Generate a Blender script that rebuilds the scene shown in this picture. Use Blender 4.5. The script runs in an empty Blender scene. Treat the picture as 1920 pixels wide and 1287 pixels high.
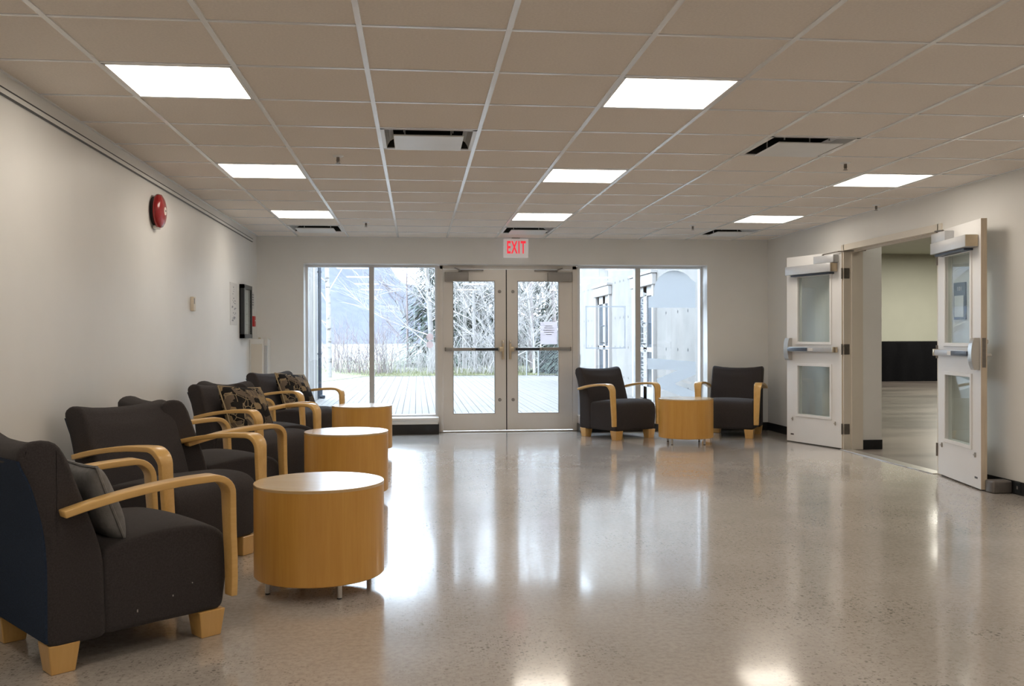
import bpy, bmesh, math, random
from math import sin, cos, pi, radians, atan2, sqrt
from mathutils import Vector, Matrix

# ------------------------------------------------------------------ camera, sky, exposure
S = bpy.context.scene
COL = S.collection
T = 0.6096                       # ceiling module (two feet)
ZC = 1.195                       # eye height
H = ZC + 2.0809 * T              # ceiling height
XL, XR, YB, YF = -1.951, 4.5355, 11.664, -2.5
GX, GY = -2.3738 * T, 6.2444 * T # ceiling grid origin
YD = YB + 0.22                   # plane of the window and door frames

def make_camera():
    yaw, pit, rol = 0.1021, -0.0047, -0.0029
    f = Vector((sin(yaw) * cos(pit), cos(yaw) * cos(pit), sin(pit)))
    r = Vector((cos(yaw), -sin(yaw), 0)); u = r.cross(f)
    r2 = r * cos(rol) + u * sin(rol); u2 = -r * sin(rol) + u * cos(rol)
    cam = bpy.data.cameras.new('camera'); o = bpy.data.objects.new('camera', cam); COL.objects.link(o)
    cam.sensor_width = 36; cam.sensor_fit = 'HORIZONTAL'; cam.lens = 1741.84 * 36 / 1920
    cam.clip_start = 0.05; cam.clip_end = 2000
    m = Matrix((r2, u2, -f)).transposed().to_4x4(); m.translation = (0, 0, ZC)
    o.matrix_world = m
    S.camera = o
make_camera()

w = bpy.data.worlds.new('overcast_sky'); S.world = w; w.use_nodes = True
nt = w.node_tree; bg = nt.nodes['Background']
bg.inputs['Color'].default_value = (0.73, 0.855, 1.0, 1); bg.inputs['Strength'].default_value = 13.0

S.view_settings.view_transform = 'Standard'; S.view_settings.look = 'None'
S.view_settings.exposure = 0.06; S.view_settings.gamma = 1.0
S.view_settings.use_curve_mapping = False
cy = S.cycles
cy.use_denoising = True; cy.use_light_tree = False
cy.use_adaptive_sampling = True; cy.adaptive_threshold = 0.06; cy.adaptive_min_samples = 16
cy.max_bounces = 8; cy.diffuse_bounces = 4; cy.glossy_bounces = 3; cy.transmission_bounces = 4
cy.transparent_max_bounces = 12; cy.caustics_reflective = False; cy.caustics_refractive = False
cy.sample_clamp_indirect = 5.0; cy.light_sampling_threshold = 0.02; cy.blur_glossy = 0.5

def area_light(name, loc, size, power, color, rot=(0, 0, 0)):
    l = bpy.data.lights.new(name, 'AREA'); l.shape = 'RECTANGLE'; l.size, l.size_y = size; l.energy = power; l.color = color
    o = bpy.data.objects.new(name, l); COL.objects.link(o); o.location = loc; o.rotation_euler = rot
    return o
LAMP = (1.0, 0.90, 0.77)
LAMP_STRENGTH = 9.6
for i, (lx, ly) in enumerate([(7.5, 9.5), (10.5, 14), (12.5, 19), (14.5, 22.5)]):
    area_light('hall_added_light', (lx, ly, 3.55), (2.4, 1.2), 185, (1.0, 0.96, 0.84))  # unseen area lights, added to light the hall

# ------------------------------------------------------------------ materials
MATS = {}
def new_mat(name):
    m = bpy.data.materials.new(name); m.use_nodes = True; MATS[name] = m
    return m, m.node_tree, m.node_tree.nodes['Principled BSDF']
def N(nt, t, **kw):
    n = nt.nodes.new(t)
    for k, v in kw.items(): setattr(n, k, v)
    return n
def ramp(nt, fac, stops):
    r = N(nt, 'ShaderNodeValToRGB'); e = r.color_ramp.elements
    while len(e) < len(stops): e.new(0.5)
    for i, (p, c) in enumerate(stops):
        e[i].position = p; e[i].color = (*c, 1) if len(c) == 3 else c
    nt.links.new(fac, r.inputs['Fac']); return r
def plain(name, col, rough=0.5, metal=0.0, var=0.06, scale=30.0, bump=0.0, bscale=200.0, spec=0.5, coat=0.0, stretch=None, emis=None):
    m, nt, p = new_mat(name)
    tc = N(nt, 'ShaderNodeTexCoord'); mp = N(nt, 'ShaderNodeMapping')
    if stretch: mp.inputs['Scale'].default_value = stretch
    nt.links.new(tc.outputs['Object'], mp.inputs['Vector'])
    no = N(nt, 'ShaderNodeTexNoise'); no.inputs['Scale'].default_value = scale; no.inputs['Detail'].default_value = 3
    nt.links.new(mp.outputs['Vector'], no.inputs['Vector'])
    a = tuple(max(0, c * (1 - var)) for c in col); b = tuple(min(1, c * (1 + var)) for c in col)
    r = ramp(nt, no.outputs['Fac'], [(0.3, a), (0.7, b)])
    nt.links.new(r.outputs['Color'], p.inputs['Base Color'])
    p.inputs['Roughness'].default_value = rough; p.inputs['Metallic'].default_value = metal
    p.inputs['Specular IOR Level'].default_value = spec; p.inputs['Coat Weight'].default_value = coat
    if bump:
        n2 = N(nt, 'ShaderNodeTexNoise'); n2.inputs['Scale'].default_value = bscale; n2.inputs['Detail'].default_value = 2
        nt.links.new(mp.outputs['Vector'], n2.inputs['Vector'])
        bn = N(nt, 'ShaderNodeBump'); bn.inputs['Strength'].default_value = bump; bn.inputs['Distance'].default_value = 0.002
        nt.links.new(n2.outputs['Fac'], bn.inputs['Height']); nt.links.new(bn.outputs['Normal'], p.inputs['Normal'])
    if name.startswith(('fabric_c', 'pillow')):
        p.inputs['Sheen Weight'].default_value = 0.05; p.inputs['Sheen Roughness'].default_value = 0.5
    if emis:
        p.inputs['Emission Color'].default_value = (*emis[0], 1); p.inputs['Emission Strength'].default_value = emis[1]
    return m

plain('wall_paint', (0.81, 0.805, 0.785), 0.42, var=0.015, scale=3, bump=0.08, bscale=350, spec=0.45)
plain('hall_paint', (0.66, 0.66, 0.55), 0.5, var=0.02, scale=2)
plain('tile_fibre', (0.86, 0.80, 0.74), 0.9, var=0.04, scale=90, bump=0.5, bscale=420, spec=0.2)
plain('grid_steel', (0.90, 0.92, 0.95), 0.2, var=0.02, scale=8, spec=0.8)
plain('white_enamel', (0.82, 0.83, 0.84), 0.35, var=0.015, scale=6)
plain('void_black', (0.012, 0.012, 0.013), 0.7, var=0.1)
plain('rubber_base', (0.014, 0.015, 0.017), 0.38, var=0.15, scale=12)
plain('sill_white', (0.72, 0.71, 0.68), 0.35, var=0.02, scale=6)
plain('aluminium', (0.74, 0.7, 0.655), 0.38, metal=0.35, var=0.02, scale=5)
plain('window_aluminium', (0.74, 0.75, 0.77), 0.35, metal=0.35, var=0.02, scale=5)
plain('mullion_aluminium', (0.50, 0.48, 0.46), 0.4, metal=0.35, var=0.02, scale=5)
plain('closer_metal', (0.33, 0.31, 0.29), 0.42, metal=0.5, var=0.03, scale=10)
plain('brushed_steel', (0.60, 0.58, 0.55), 0.3, metal=0.9, var=0.05, scale=20, stretch=(1, 1, 30))
plain('dark_pad', (0.02, 0.022, 0.028), 0.38, var=0.1)
plain('blue_grey_pad', (0.07, 0.09, 0.13), 0.4, var=0.1)
plain('door_paint', (0.88, 0.875, 0.87), 0.35, var=0.012, scale=4)
plain('door_frame_paint', (0.72, 0.665, 0.58), 0.4, var=0.015, scale=4)
plain('door_edge_wood', (0.62, 0.52, 0.4), 0.45, var=0.06, scale=10, stretch=(8, 8, 0.6))
plain('hinge_metal', (0.22, 0.20, 0.18), 0.4, metal=0.7, var=0.08)
plain('operator_silver', (0.55, 0.56, 0.58), 0.4, metal=0.4, var=0.02)
plain('brass_tint', (0.60, 0.50, 0.36), 0.3, metal=0.8, var=0.04)
plain('sign_face', (0.76, 0.73, 0.71), 0.4, var=0.01, emis=((1.0, 0.93, 0.92), 0.16))
plain('exit_red', (0.75, 0.02, 0.03), 0.4, var=0.03, emis=((1.0, 0.03, 0.06), 0.7))
plain('bell_red', (0.33, 0.008, 0.012), 0.22, var=0.05, coat=0.3)
plain('bell_black', (0.015, 0.012, 0.012), 0.5)
plain('label_white', (0.78, 0.74, 0.70), 0.5, var=0.01)
plain('cream_plastic', (0.72, 0.64, 0.53), 0.4, var=0.02)
plain('case_black', (0.018, 0.022, 0.026), 0.35, var=0.1)
plain('paper', (0.68, 0.67, 0.66), 0.6, var=0.02)
plain('paper_print', (0.28, 0.28, 0.30), 0.6, var=0.2, scale=60)
plain('pull_red', (0.45, 0.03, 0.03), 0.35, var=0.05)
plain('fabric_charcoal', (0.047, 0.041, 0.042), 0.95, var=0.18, scale=160, bump=0.6, bscale=700, spec=0.25)
plain('fabric_navy', (0.022, 0.036, 0.066), 0.95, var=0.18, scale=160, bump=0.6, bscale=700, spec=0.25)
plain('pillow_grey', (0.22, 0.215, 0.215), 0.85, var=0.12, scale=40, bump=0.5, bscale=400, spec=0.2)
plain('lint', (0.4, 0.36, 0.34), 0.9)
plain('plaque_grey', (0.075, 0.07, 0.075), 0.45, var=0.08)
plain('stop_grey', (0.17, 0.155, 0.145), 0.45, metal=0.4, var=0.06)
plain('cloth_black', (0.006, 0.006, 0.007), 0.95, var=0.2, spec=0.1)
plain('pipe_black', (0.03, 0.035, 0.045), 0.4, var=0.1)
plain('concrete', (0.185, 0.17, 0.155), 0.85, var=0.11, scale=2.2, bump=0.3, bscale=60)
plain('concrete_hole', (0.03, 0.03, 0.03), 0.9)
plain('exterior_white', (0.27, 0.25, 0.235), 0.5, var=0.01)
plain('exterior_glass', (0.035, 0.048, 0.065), 0.12, var=0.25, scale=0.8, spec=0.8)
plain('exterior_metal', (0.1, 0.105, 0.11), 0.4, metal=0.5)
plain('grass', (0.125, 0.125, 0.06), 0.9, var=0.35, scale=3)
plain('ground', (0.15, 0.14, 0.12), 0.95, var=0.3, scale=0.7)
plain('hillside', (0.082, 0.085, 0.1), 1.0, var=0.10, scale=0.35, spec=0.0)  # blue-grey tint is distance haze put into the base colour
plain('conifer_green', (0.062, 0.08, 0.062), 0.9, var=0.5, scale=1.2)
plain('twig_pale', (0.33, 0.305, 0.29), 0.9, var=0.25, scale=1.5)
plain('twig_brown', (0.19, 0.15, 0.148), 0.9, var=0.25, scale=1.5)
plain('galvanised', (0.24, 0.245, 0.25), 0.45, metal=0.3, var=0.05)
plain('link_wire', (0.07, 0.075, 0.08), 0.5, metal=0.3)

def wood(name, a, b, rough, vertical=True, coat=0.25):
    m, nt, p = new_mat(name)
    tc = N(nt, 'ShaderNodeTexCoord'); mp = N(nt, 'ShaderNodeMapping')
    mp.inputs['Scale'].default_value = (14, 14, 0.7) if vertical else (2.2, 16, 16)
    nt.links.new(tc.outputs['Object'], mp.inputs['Vector'])
    no = N(nt, 'ShaderNodeTexNoise'); no.inputs['Scale'].default_value = 1.0; no.inputs['Detail'].default_value = 5; no.inputs['Roughness'].default_value = 0.6
    nt.links.new(mp.outputs['Vector'], no.inputs['Vector'])
    n2 = N(nt, 'ShaderNodeTexNoise'); n2.inputs['Scale'].default_value = 7.0; n2.inputs['Detail'].default_value = 4
    nt.links.new(mp.outputs['Vector'], n2.inputs['Vector'])
    mx = N(nt, 'ShaderNodeMath', operation='ADD'); s = N(nt, 'ShaderNodeMath', operation='MULTIPLY'); s.inputs[1].default_value = 0.5
    nt.links.new(n2.outputs['Fac'], s.inputs[0]); nt.links.new(no.outputs['Fac'], mx.inputs[0]); nt.links.new(s.outputs[0], mx.inputs[1])
    r = ramp(nt, mx.outputs[0], [(0.5, a), (1.0, b)])
    nt.links.new(r.outputs['Color'], p.inputs['Base Color'])
    p.inputs['Roughness'].default_value = rough; p.inputs['Coat Weight'].default_value = coat; p.inputs['Coat Roughness'].default_value = 0.15
    return m
wood('maple_side', (0.60, 0.295, 0.055), (0.70, 0.38, 0.085), 0.38)
wood('maple_top', (0.60, 0.40, 0.19), (0.68, 0.48, 0.25), 0.2, vertical=False, coat=0.5)
wood('maple_arm', (0.66, 0.385, 0.115), (0.77, 0.49, 0.18), 0.32, vertical=False)
wood('maple_leg', (0.64, 0.365, 0.11), (0.74, 0.46, 0.165), 0.35)

def floor_mat():
    m, nt, p = new_mat('polished_concrete')
    tc = N(nt, 'ShaderNodeTexCoord')
    def noise(scale, detail=4, rough=0.6):
        n = N(nt, 'ShaderNodeTexNoise'); n.inputs['Scale'].default_value = scale; n.inputs['Detail'].default_value = detail; n.inputs['Roughness'].default_value = rough
        nt.links.new(tc.outputs['Object'], n.inputs['Vector']); return n
    base = ramp(nt, noise(1.1).outputs['Fac'], [(0.3, (0.44, 0.40, 0.362)), (0.7, (0.54, 0.495, 0.455))])
    fine = noise(42, 3)
    mix = N(nt, 'ShaderNodeMix', data_type='RGBA', blend_type='MULTIPLY'); mix.inputs['Factor'].default_value = 0.55
    fr = ramp(nt, fine.outputs['Fac'], [(0.33, (0.74, 0.73, 0.72)), (0.6, (1.05, 1.05, 1.05))])
    nt.links.new(base.outputs['Color'], mix.inputs['A']); nt.links.new(fr.outputs['Color'], mix.inputs['B'])
    # exposed aggregate: dark chips in drifting patches
    def chips(scale, lo, hi):
        v = N(nt, 'ShaderNodeTexVoronoi'); v.inputs['Scale'].default_value = scale; v.inputs['Randomness'].default_value = 1.0
        nt.links.new(tc.outputs['Object'], v.inputs['Vector'])
        sep = N(nt, 'ShaderNodeSeparateColor'); nt.links.new(v.outputs['Color'], sep.inputs['Color'])
        lt = N(nt, 'ShaderNodeMapRange'); lt.inputs['From Min'].default_value = 0.26; lt.inputs['From Max'].default_value = 0.40
        lt.inputs['To Min'].default_value = 1; lt.inputs['To Max'].default_value = 0
        nt.links.new(v.outputs['Distance'], lt.inputs['Value'])
        sel = N(nt, 'ShaderNodeMapRange'); sel.inputs['From Min'].default_value = lo; sel.inputs['From Max'].default_value = hi
        nt.links.new(sep.outputs['Red'], sel.inputs['Value'])
        mu = N(nt, 'ShaderNodeMath', operation='MULTIPLY'); nt.links.new(lt.outputs['Result'], mu.inputs[0]); nt.links.new(sel.outputs['Result'], mu.inputs[1])
        return mu
    mask = N(nt, 'ShaderNodeMapRange'); mask.inputs['From Min'].default_value = 0.44; mask.inputs['From Max'].default_value = 0.62
    mask.inputs['To Min'].default_value = 0.08
    nt.links.new(noise(0.8, 3).outputs['Fac'], mask.inputs['Value'])
    c1, c2 = chips(48, 0.70, 0.80), chips(95, 0.55, 0.75)
    ad = N(nt, 'ShaderNodeMath', operation='MAXIMUM'); nt.links.new(c1.outputs[0], ad.inputs[0]); nt.links.new(c2.outputs[0], ad.inputs[1])
    am = N(nt, 'ShaderNodeMath', operation='MULTIPLY'); nt.links.new(ad.outputs[0], am.inputs[0]); nt.links.new(mask.outputs['Result'], am.inputs[1])
    sc = N(nt, 'ShaderNodeMath', operation='MULTIPLY'); sc.inputs[1].default_value = 0.75; nt.links.new(am.outputs[0], sc.inputs[0])
    m2 = N(nt, 'ShaderNodeMix', data_type='RGBA'); m2.inputs['B'].default_value = (0.075, 0.065, 0.06, 1)
    nt.links.new(sc.outputs[0], m2.inputs['Factor']); nt.links.new(mix.outputs['Result'], m2.inputs['A'])
    nt.links.new(m2.outputs['Result'], p.inputs['Base Color'])
    rr = N(nt, 'ShaderNodeMapRange'); rr.inputs['To Min'].default_value = 0.13; rr.inputs['To Max'].default_value = 0.23
    nt.links.new(noise(2.2, 5).outputs['Fac'], rr.inputs['Value']); nt.links.new(rr.outputs['Result'], p.inputs['Roughness'])
    p.inputs['IOR'].default_value = 1.45; p.inputs['Specular IOR Level'].default_value = 0.5
    p.inputs['Coat Weight'].default_value = 0.55; p.inputs['Coat Roughness'].default_value = 0.08; p.inputs['Coat IOR'].default_value = 1.4
floor_mat()

def hall_floor_mat():
    m, nt, p = new_mat('hall_floor_vinyl')
    tc = N(nt, 'ShaderNodeTexCoord'); mp = N(nt, 'ShaderNodeMapping'); mp.inputs['Scale'].default_value = (0.3, 1.1, 1)
    nt.links.new(tc.outputs['Object'], mp.inputs['Vector'])
    n = N(nt, 'ShaderNodeTexNoise'); n.inputs['Scale'].default_value = 1.3; n.inputs['Detail'].default_value = 5
    nt.links.new(mp.outputs['Vector'], n.inputs['Vector'])
    r = ramp(nt, n.outputs['Fac'], [(0.38, (0.085, 0.07, 0.064)), (0.62, (0.175, 0.148, 0.13))])  # dark and light streaks of floor reflection, painted into the colour
    nt.links.new(r.outputs['Color'], p.inputs['Base Color'])
    mr = N(nt, 'ShaderNodeMapRange'); mr.inputs['To Min'].default_value = 0.26; mr.inputs['To Max'].default_value = 0.34
    nt.links.new(n.outputs['Fac'], mr.inputs['Value']); nt.links.new(mr.outputs['Result'], p.inputs['Roughness'])
hall_floor_mat()

def glass_mat(name, tint, refl=1.0):
    m, nt, p = new_mat(name); nt.nodes.remove(p)
    out = nt.nodes['Material Output']
    t = N(nt, 'ShaderNodeBsdfTransparent'); t.inputs['Color'].default_value = (*tint, 1)
    g = N(nt, 'ShaderNodeBsdfGlossy'); g.inputs['Roughness'].default_value = 0.0; g.inputs['Color'].default_value = (0.95, 0.98, 1, 1)
    f = N(nt, 'ShaderNodeFresnel'); geo = N(nt, 'ShaderNodeNewGeometry')
    ior = N(nt, 'ShaderNodeMapRange'); ior.inputs['To Min'].default_value = 1.5; ior.inputs['To Max'].default_value = 1 / 1.5   # same reflectance from both sides of a pane
    nt.links.new(geo.outputs['Backfacing'], ior.inputs['Value']); nt.links.new(ior.outputs['Result'], f.inputs['IOR'])
    mu = N(nt, 'ShaderNodeMath', operation='MULTIPLY'); mu.inputs[1].default_value = refl; nt.links.new(f.outputs[0], mu.inputs[0])
    mx = N(nt, 'ShaderNodeMixShader'); nt.links.new(mu.outputs[0], mx.inputs[0]); nt.links.new(t.outputs[0], mx.inputs[1]); nt.links.new(g.outputs[0], mx.inputs[2])
    nt.links.new(mx.outputs[0], out.inputs['Surface'])
glass_mat('window_glass', (0.95, 0.975, 0.99))
glass_mat('door_glass', (0.90, 0.93, 0.92), 0.7)

def film_mat(name, col, alpha):
    m, nt, p = new_mat(name); nt.nodes.remove(p); out = nt.nodes['Material Output']
    t = N(nt, 'ShaderNodeBsdfTransparent'); tr = N(nt, 'ShaderNodeBsdfTranslucent'); tr.inputs['Color'].default_value = (*col, 1)
    d = N(nt, 'ShaderNodeBsdfDiffuse'); d.inputs['Color'].default_value = (*col, 1)
    a = N(nt, 'ShaderNodeMixShader'); a.inputs[0].default_value = 0.25; nt.links.new(tr.outputs[0], a.inputs[1]); nt.links.new(d.outputs[0], a.inputs[2])
    mx = N(nt, 'ShaderNodeMixShader'); mx.inputs[0].default_value = alpha; nt.links.new(t.outputs[0], mx.inputs[1]); nt.links.new(a.outputs[0], mx.inputs[2])
    nt.links.new(mx.outputs[0], out.inputs['Surface'])
film_mat('frosted_film', (0.60, 0.615, 0.63), 0.75)
film_mat('white_film', (0.85, 0.84, 0.83), 0.55)
film_mat('notice_paper', (0.74, 0.69, 0.71), 0.9)
film_mat('sticker_rose', (0.62, 0.46, 0.44), 0.5)
film_mat('outline_film', (0.5, 0.52, 0.55), 0.6)

def lamp_mat():
    m, nt, p = new_mat('lit_diffuser'); nt.nodes.remove(p); out = nt.nodes['Material Output']
    e = N(nt, 'ShaderNodeEmission'); e.inputs['Color'].default_value = (*LAMP, 1); e.inputs['Strength'].default_value = LAMP_STRENGTH
    nt.links.new(e.outputs[0], out.inputs['Surface'])
lamp_mat()

def birch_mat():
    m, nt, p = new_mat('birch_bark')
    tc = N(nt, 'ShaderNodeTexCoord'); mp = N(nt, 'ShaderNodeMapping'); mp.inputs['Scale'].default_value = (4, 4, 9)
    nt.links.new(tc.outputs['Object'], mp.inputs['Vector'])
    n = N(nt, 'ShaderNodeTexNoise'); n.inputs['Scale'].default_value = 1.2; n.inputs['Detail'].default_value = 3
    nt.links.new(mp.outputs['Vector'], n.inputs['Vector'])
    r = ramp(nt, n.outputs['Fac'], [(0.36, (0.06, 0.05, 0.045)), (0.42, (0.20, 0.185, 0.175)), (0.8, (0.25, 0.23, 0.22))])
    nt.links.new(r.outputs['Color'], p.inputs['Base Color']); p.inputs['Roughness'].default_value = 0.8
birch_mat()

def paver_mat():
    m, nt, p = new_mat('paver')
    tc = N(nt, 'ShaderNodeTexCoord'); n = N(nt, 'ShaderNodeTexNoise'); n.inputs['Scale'].default_value = 2.0; n.inputs['Detail'].default_value = 4
    geo = N(nt, 'ShaderNodeNewGeometry'); nt.links.new(geo.outputs['Position'], n.inputs['Vector'])
    r = ramp(nt, n.outputs['Fac'], [(0.3, (0.112, 0.102, 0.092)), (0.7, (0.146, 0.133, 0.12))])
    nt.links.new(r.outputs['Color'], p.inputs['Base Color']); p.inputs['Roughness'].default_value = 0.7
paver_mat()
plain('paver_joint', (0.075, 0.072, 0.07), 0.9)

def pillow_pattern():
    m, nt, p = new_mat('pillow_pattern')
    tc = N(nt, 'ShaderNodeTexCoord')
    wp = N(nt, 'ShaderNodeTexNoise'); wp.inputs['Scale'].default_value = 5.0; nt.links.new(tc.outputs['Object'], wp.inputs['Vector'])
    add = N(nt, 'ShaderNodeMix', data_type='RGBA', blend_type='ADD'); add.inputs['Factor'].default_value = 0.09
    nt.links.new(tc.outputs['Object'], add.inputs['A']); nt.links.new(wp.outputs['Color'], add.inputs['B'])
    v = N(nt, 'ShaderNodeTexVoronoi'); v.inputs['Scale'].default_value = 14.0; v.distance = 'CHEBYCHEV'
    nt.links.new(add.outputs['Result'], v.inputs['Vector'])
    sep = N(nt, 'ShaderNodeSeparateColor'); nt.links.new(v.outputs['Color'], sep.inputs['Color'])
    r = ramp(nt, sep.outputs['Red'], [(0.0, (0.014, 0.012, 0.012)), (0.30, (0.10, 0.076, 0.056)), (0.46, (0.30, 0.215, 0.12)), (0.70, (0.15, 0.115, 0.085)), (0.86, (0.02, 0.017, 0.016))])
    r.color_ramp.interpolation = 'CONSTANT'
    # thin outlines round some patches, fine ribs across the tan ones
    v2 = N(nt, 'ShaderNodeTexVoronoi', feature='DISTANCE_TO_EDGE'); v2.inputs['Scale'].default_value = 17.0
    nt.links.new(add.outputs['Result'], v2.inputs['Vector'])
    r2 = ramp(nt, v2.outputs['Distance'], [(0.0, (1, 1, 1)), (0.045, (0, 0, 0))]); r2.color_ramp.interpolation = 'CONSTANT'
    sel = ramp(nt, sep.outputs['Green'], [(0.0, (0, 0, 0)), (0.45, (1, 1, 1))]); sel.color_ramp.interpolation = 'CONSTANT'
    mu = N(nt, 'ShaderNodeMath', operation='MULTIPLY'); nt.links.new(r2.outputs['Color'], mu.inputs[0]); nt.links.new(sel.outputs['Color'], mu.inputs[1])
    mx = N(nt, 'ShaderNodeMix', data_type='RGBA'); mx.inputs['B'].default_value = (0.30, 0.23, 0.14, 1)
    nt.links.new(mu.outputs[0], mx.inputs['Factor']); nt.links.new(r.outputs['Color'], mx.inputs['A'])
    w3 = N(nt, 'ShaderNodeTexWave', wave_type='BANDS', bands_direction='Z'); w3.inputs['Scale'].default_value = 45; w3.inputs['Distortion'].default_value = 1.0
    nt.links.new(tc.outputs['Object'], w3.inputs['Vector'])
    r3 = ramp(nt, w3.outputs['Fac'], [(0.3, (0.78, 0.78, 0.78)), (0.7, (1, 1, 1))])
    m3 = N(nt, 'ShaderNodeMix', data_type='RGBA', blend_type='MULTIPLY'); m3.inputs['Factor'].default_value = 0.8
    nt.links.new(mx.outputs['Result'], m3.inputs['A']); nt.links.new(r3.outputs['Color'], m3.inputs['B'])
    nt.links.new(m3.outputs['Result'], p.inputs['Base Color']); p.inputs['Roughness'].default_value = 0.9; p.inputs['Specular IOR Level'].default_value = 0.2
pillow_pattern()
plain('pillow_piping', (0.36, 0.28, 0.17), 0.9)

# ------------------------------------------------------------------ mesh helpers
class MB:
    """collects shapes; build() links them as one mesh object"""
    def __init__(s): s.bm = bmesh.new()
    def box(s, x0, x1, y0, y1, z0, z1, bev=0.0, seg=2):
        t = bmesh.new(); bmesh.ops.create_cube(t, size=1)
        for v in t.verts: v.co = Vector(((x0 + x1) / 2 + v.co.x * (x1 - x0), (y0 + y1) / 2 + v.co.y * (y1 - y0), (z0 + z1) / 2 + v.co.z * (z1 - z0)))
        if bev: bmesh.ops.bevel(t, geom=t.edges[:], offset=bev, segments=seg, affect='EDGES', profile=0.5)
        return s.add(t)
    def add(s, t, mat=None):
        me = bpy.data.meshes.new('tmp'); t.to_mesh(me); t.free()
        if mat: me.transform(mat)
        s.bm.from_mesh(me); bpy.data.meshes.remove(me); return s
    def cyl(s, p0, p1, r0, r1=None, n=16, caps=True):
        p0, p1 = Vector(p0), Vector(p1); r1 = r0 if r1 is None else r1
        d = (p1 - p0).normalized(); a = d.orthogonal().normalized(); b = d.cross(a)
        A = [s.bm.verts.new(p0 + (a * cos(2 * pi * i / n) + b * sin(2 * pi * i / n)) * r0) for i in range(n)]
        B = [s.bm.verts.new(p1 + (a * cos(2 * pi * i / n) + b * sin(2 * pi * i / n)) * r1) for i in range(n)]
        for i in range(n): s.bm.faces.new((A[i], A[(i + 1) % n], B[(i + 1) % n], B[i]))
        if caps: s.bm.faces.new(A[::-1]); s.bm.faces.new(B)
        return s
    def lathe(s, prof, origin, axis, n=32):
        """prof: list of (radius, height along axis)"""
        o, d = Vector(origin), Vector(axis).normalized(); a = d.orthogonal().normalized(); b = d.cross(a)
        rings = []
        for r, h in prof:
            if r < 1e-6: rings.append([s.bm.verts.new(o + d * h)])
            else: rings.append([s.bm.verts.new(o + d * h + (a * cos(2 * pi * i / n) + b * sin(2 * pi * i / n)) * r) for i in range(n)])
        for A, B in zip(rings, rings[1:]):
            if len(A) == 1 and len(B) == 1: continue
            for i in range(n):
                j = (i + 1) % n
                if len(A) == 1: s.bm.faces.new((A[0], B[j], B[i]))
                elif len(B) == 1: s.bm.faces.new((A[i], A[j], B[0]))
                else: s.bm.faces.new((A[i], A[j], B[j], B[i]))
        return s
    def prism(s, pts, y0, y1):
        """polygon of (x,z) extruded along y"""
        A = [s.bm.verts.new((x, y0, z)) for x, z in pts]; B = [s.bm.verts.new((x, y1, z)) for x, z in pts]; n = len(pts)
        s.bm.faces.new(A); s.bm.faces.new(B[::-1])
        for i in range(n): s.bm.faces.new((A[(i + 1) % n], A[i], B[i], B[(i + 1) % n]))
        return s
    def tube(s, pts, r, n=8):
        for a, b in zip(pts, pts[1:]): s.cyl(a, b, r, n=n)
        return s
    def build(s, name, mat, parent=None, smooth=False, angle=40):
        bmesh.ops.recalc_face_normals(s.bm, faces=s.bm.faces[:])
        me = bpy.data.meshes.new(name); s.bm.to_mesh(me); s.bm.free()
        me.materials.append(MATS[mat])
        if smooth:
            for p in me.polygons: p.use_smooth = True
            try: me.set_sharp_from_angle(angle=radians(angle))
            except Exception: pass
        o = bpy.data.objects.new(name, me); COL.objects.link(o)
        if parent: o.parent = parent
        return o
def tag(o, label=None, cat=None, group=None, kind=None):
    if label: o['label'] = label
    if cat: o['category'] = cat
    if group: o['group'] = group
    if kind: o['kind'] = kind
    return o
def empty(name, loc=(0, 0, 0), rz=0.0):
    o = bpy.data.objects.new(name, None); COL.objects.link(o); o.location = loc; o.rotation_euler = (0, 0, rz)
    o.empty_display_size = 0.1
    return o
def struct(o, label): return tag(o, label, kind='structure')
def box(name, mat, x0, x1, y0, y1, z0, z1, parent=None, bev=0.0, smooth=False):
    return MB().box(x0, x1, y0, y1, z0, z1, bev).build(name, mat, parent, smooth)
def copy_tree(o, parent=None):
    c = o.copy(); COL.objects.link(c)
    if parent: c.parent = parent
    for ch in [x for x in bpy.data.objects if x.parent == o]: copy_tree(ch, c)
    return c
def text_mesh(name, txt, size, mat, parent, mw, depth=0.002, mirror=False, bold=0.0, align='CENTER', spacing=1.0, xs=1.0):
    """letters as a mesh; mw places the text plane (x right, y up, z out of the face)"""
    cu = bpy.data.curves.new('txt', 'FONT'); cu.body = txt; cu.size = size; cu.extrude = depth / 2; cu.align_x = align; cu.align_y = 'CENTER'
    cu.offset = bold; cu.space_character = spacing; cu.resolution_u = 3
    t = bpy.data.objects.new('txt', cu); COL.objects.link(t)
    dg = bpy.context.evaluated_depsgraph_get(); me = bpy.data.meshes.new_from_object(t.evaluated_get(dg))
    bpy.data.objects.remove(t); bpy.data.curves.remove(cu)
    me.transform(Matrix.Diagonal(((-xs if mirror else xs), 1, 1, 1)))
    if mirror: me.flip_normals()
    me.transform(mw); me.materials.clear(); me.materials.append(MATS[mat])
    o = bpy.data.objects.new(name, me); COL.objects.link(o); o.name = name
    if parent: o.parent = parent
    return o
def plane_m(o, x, y):
    x, y = Vector(x).normalized(), Vector(y).normalized(); z = x.cross(y)
    m = Matrix((x, y, z)).transposed().to_4x4(); m.translation = o; return m

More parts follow.
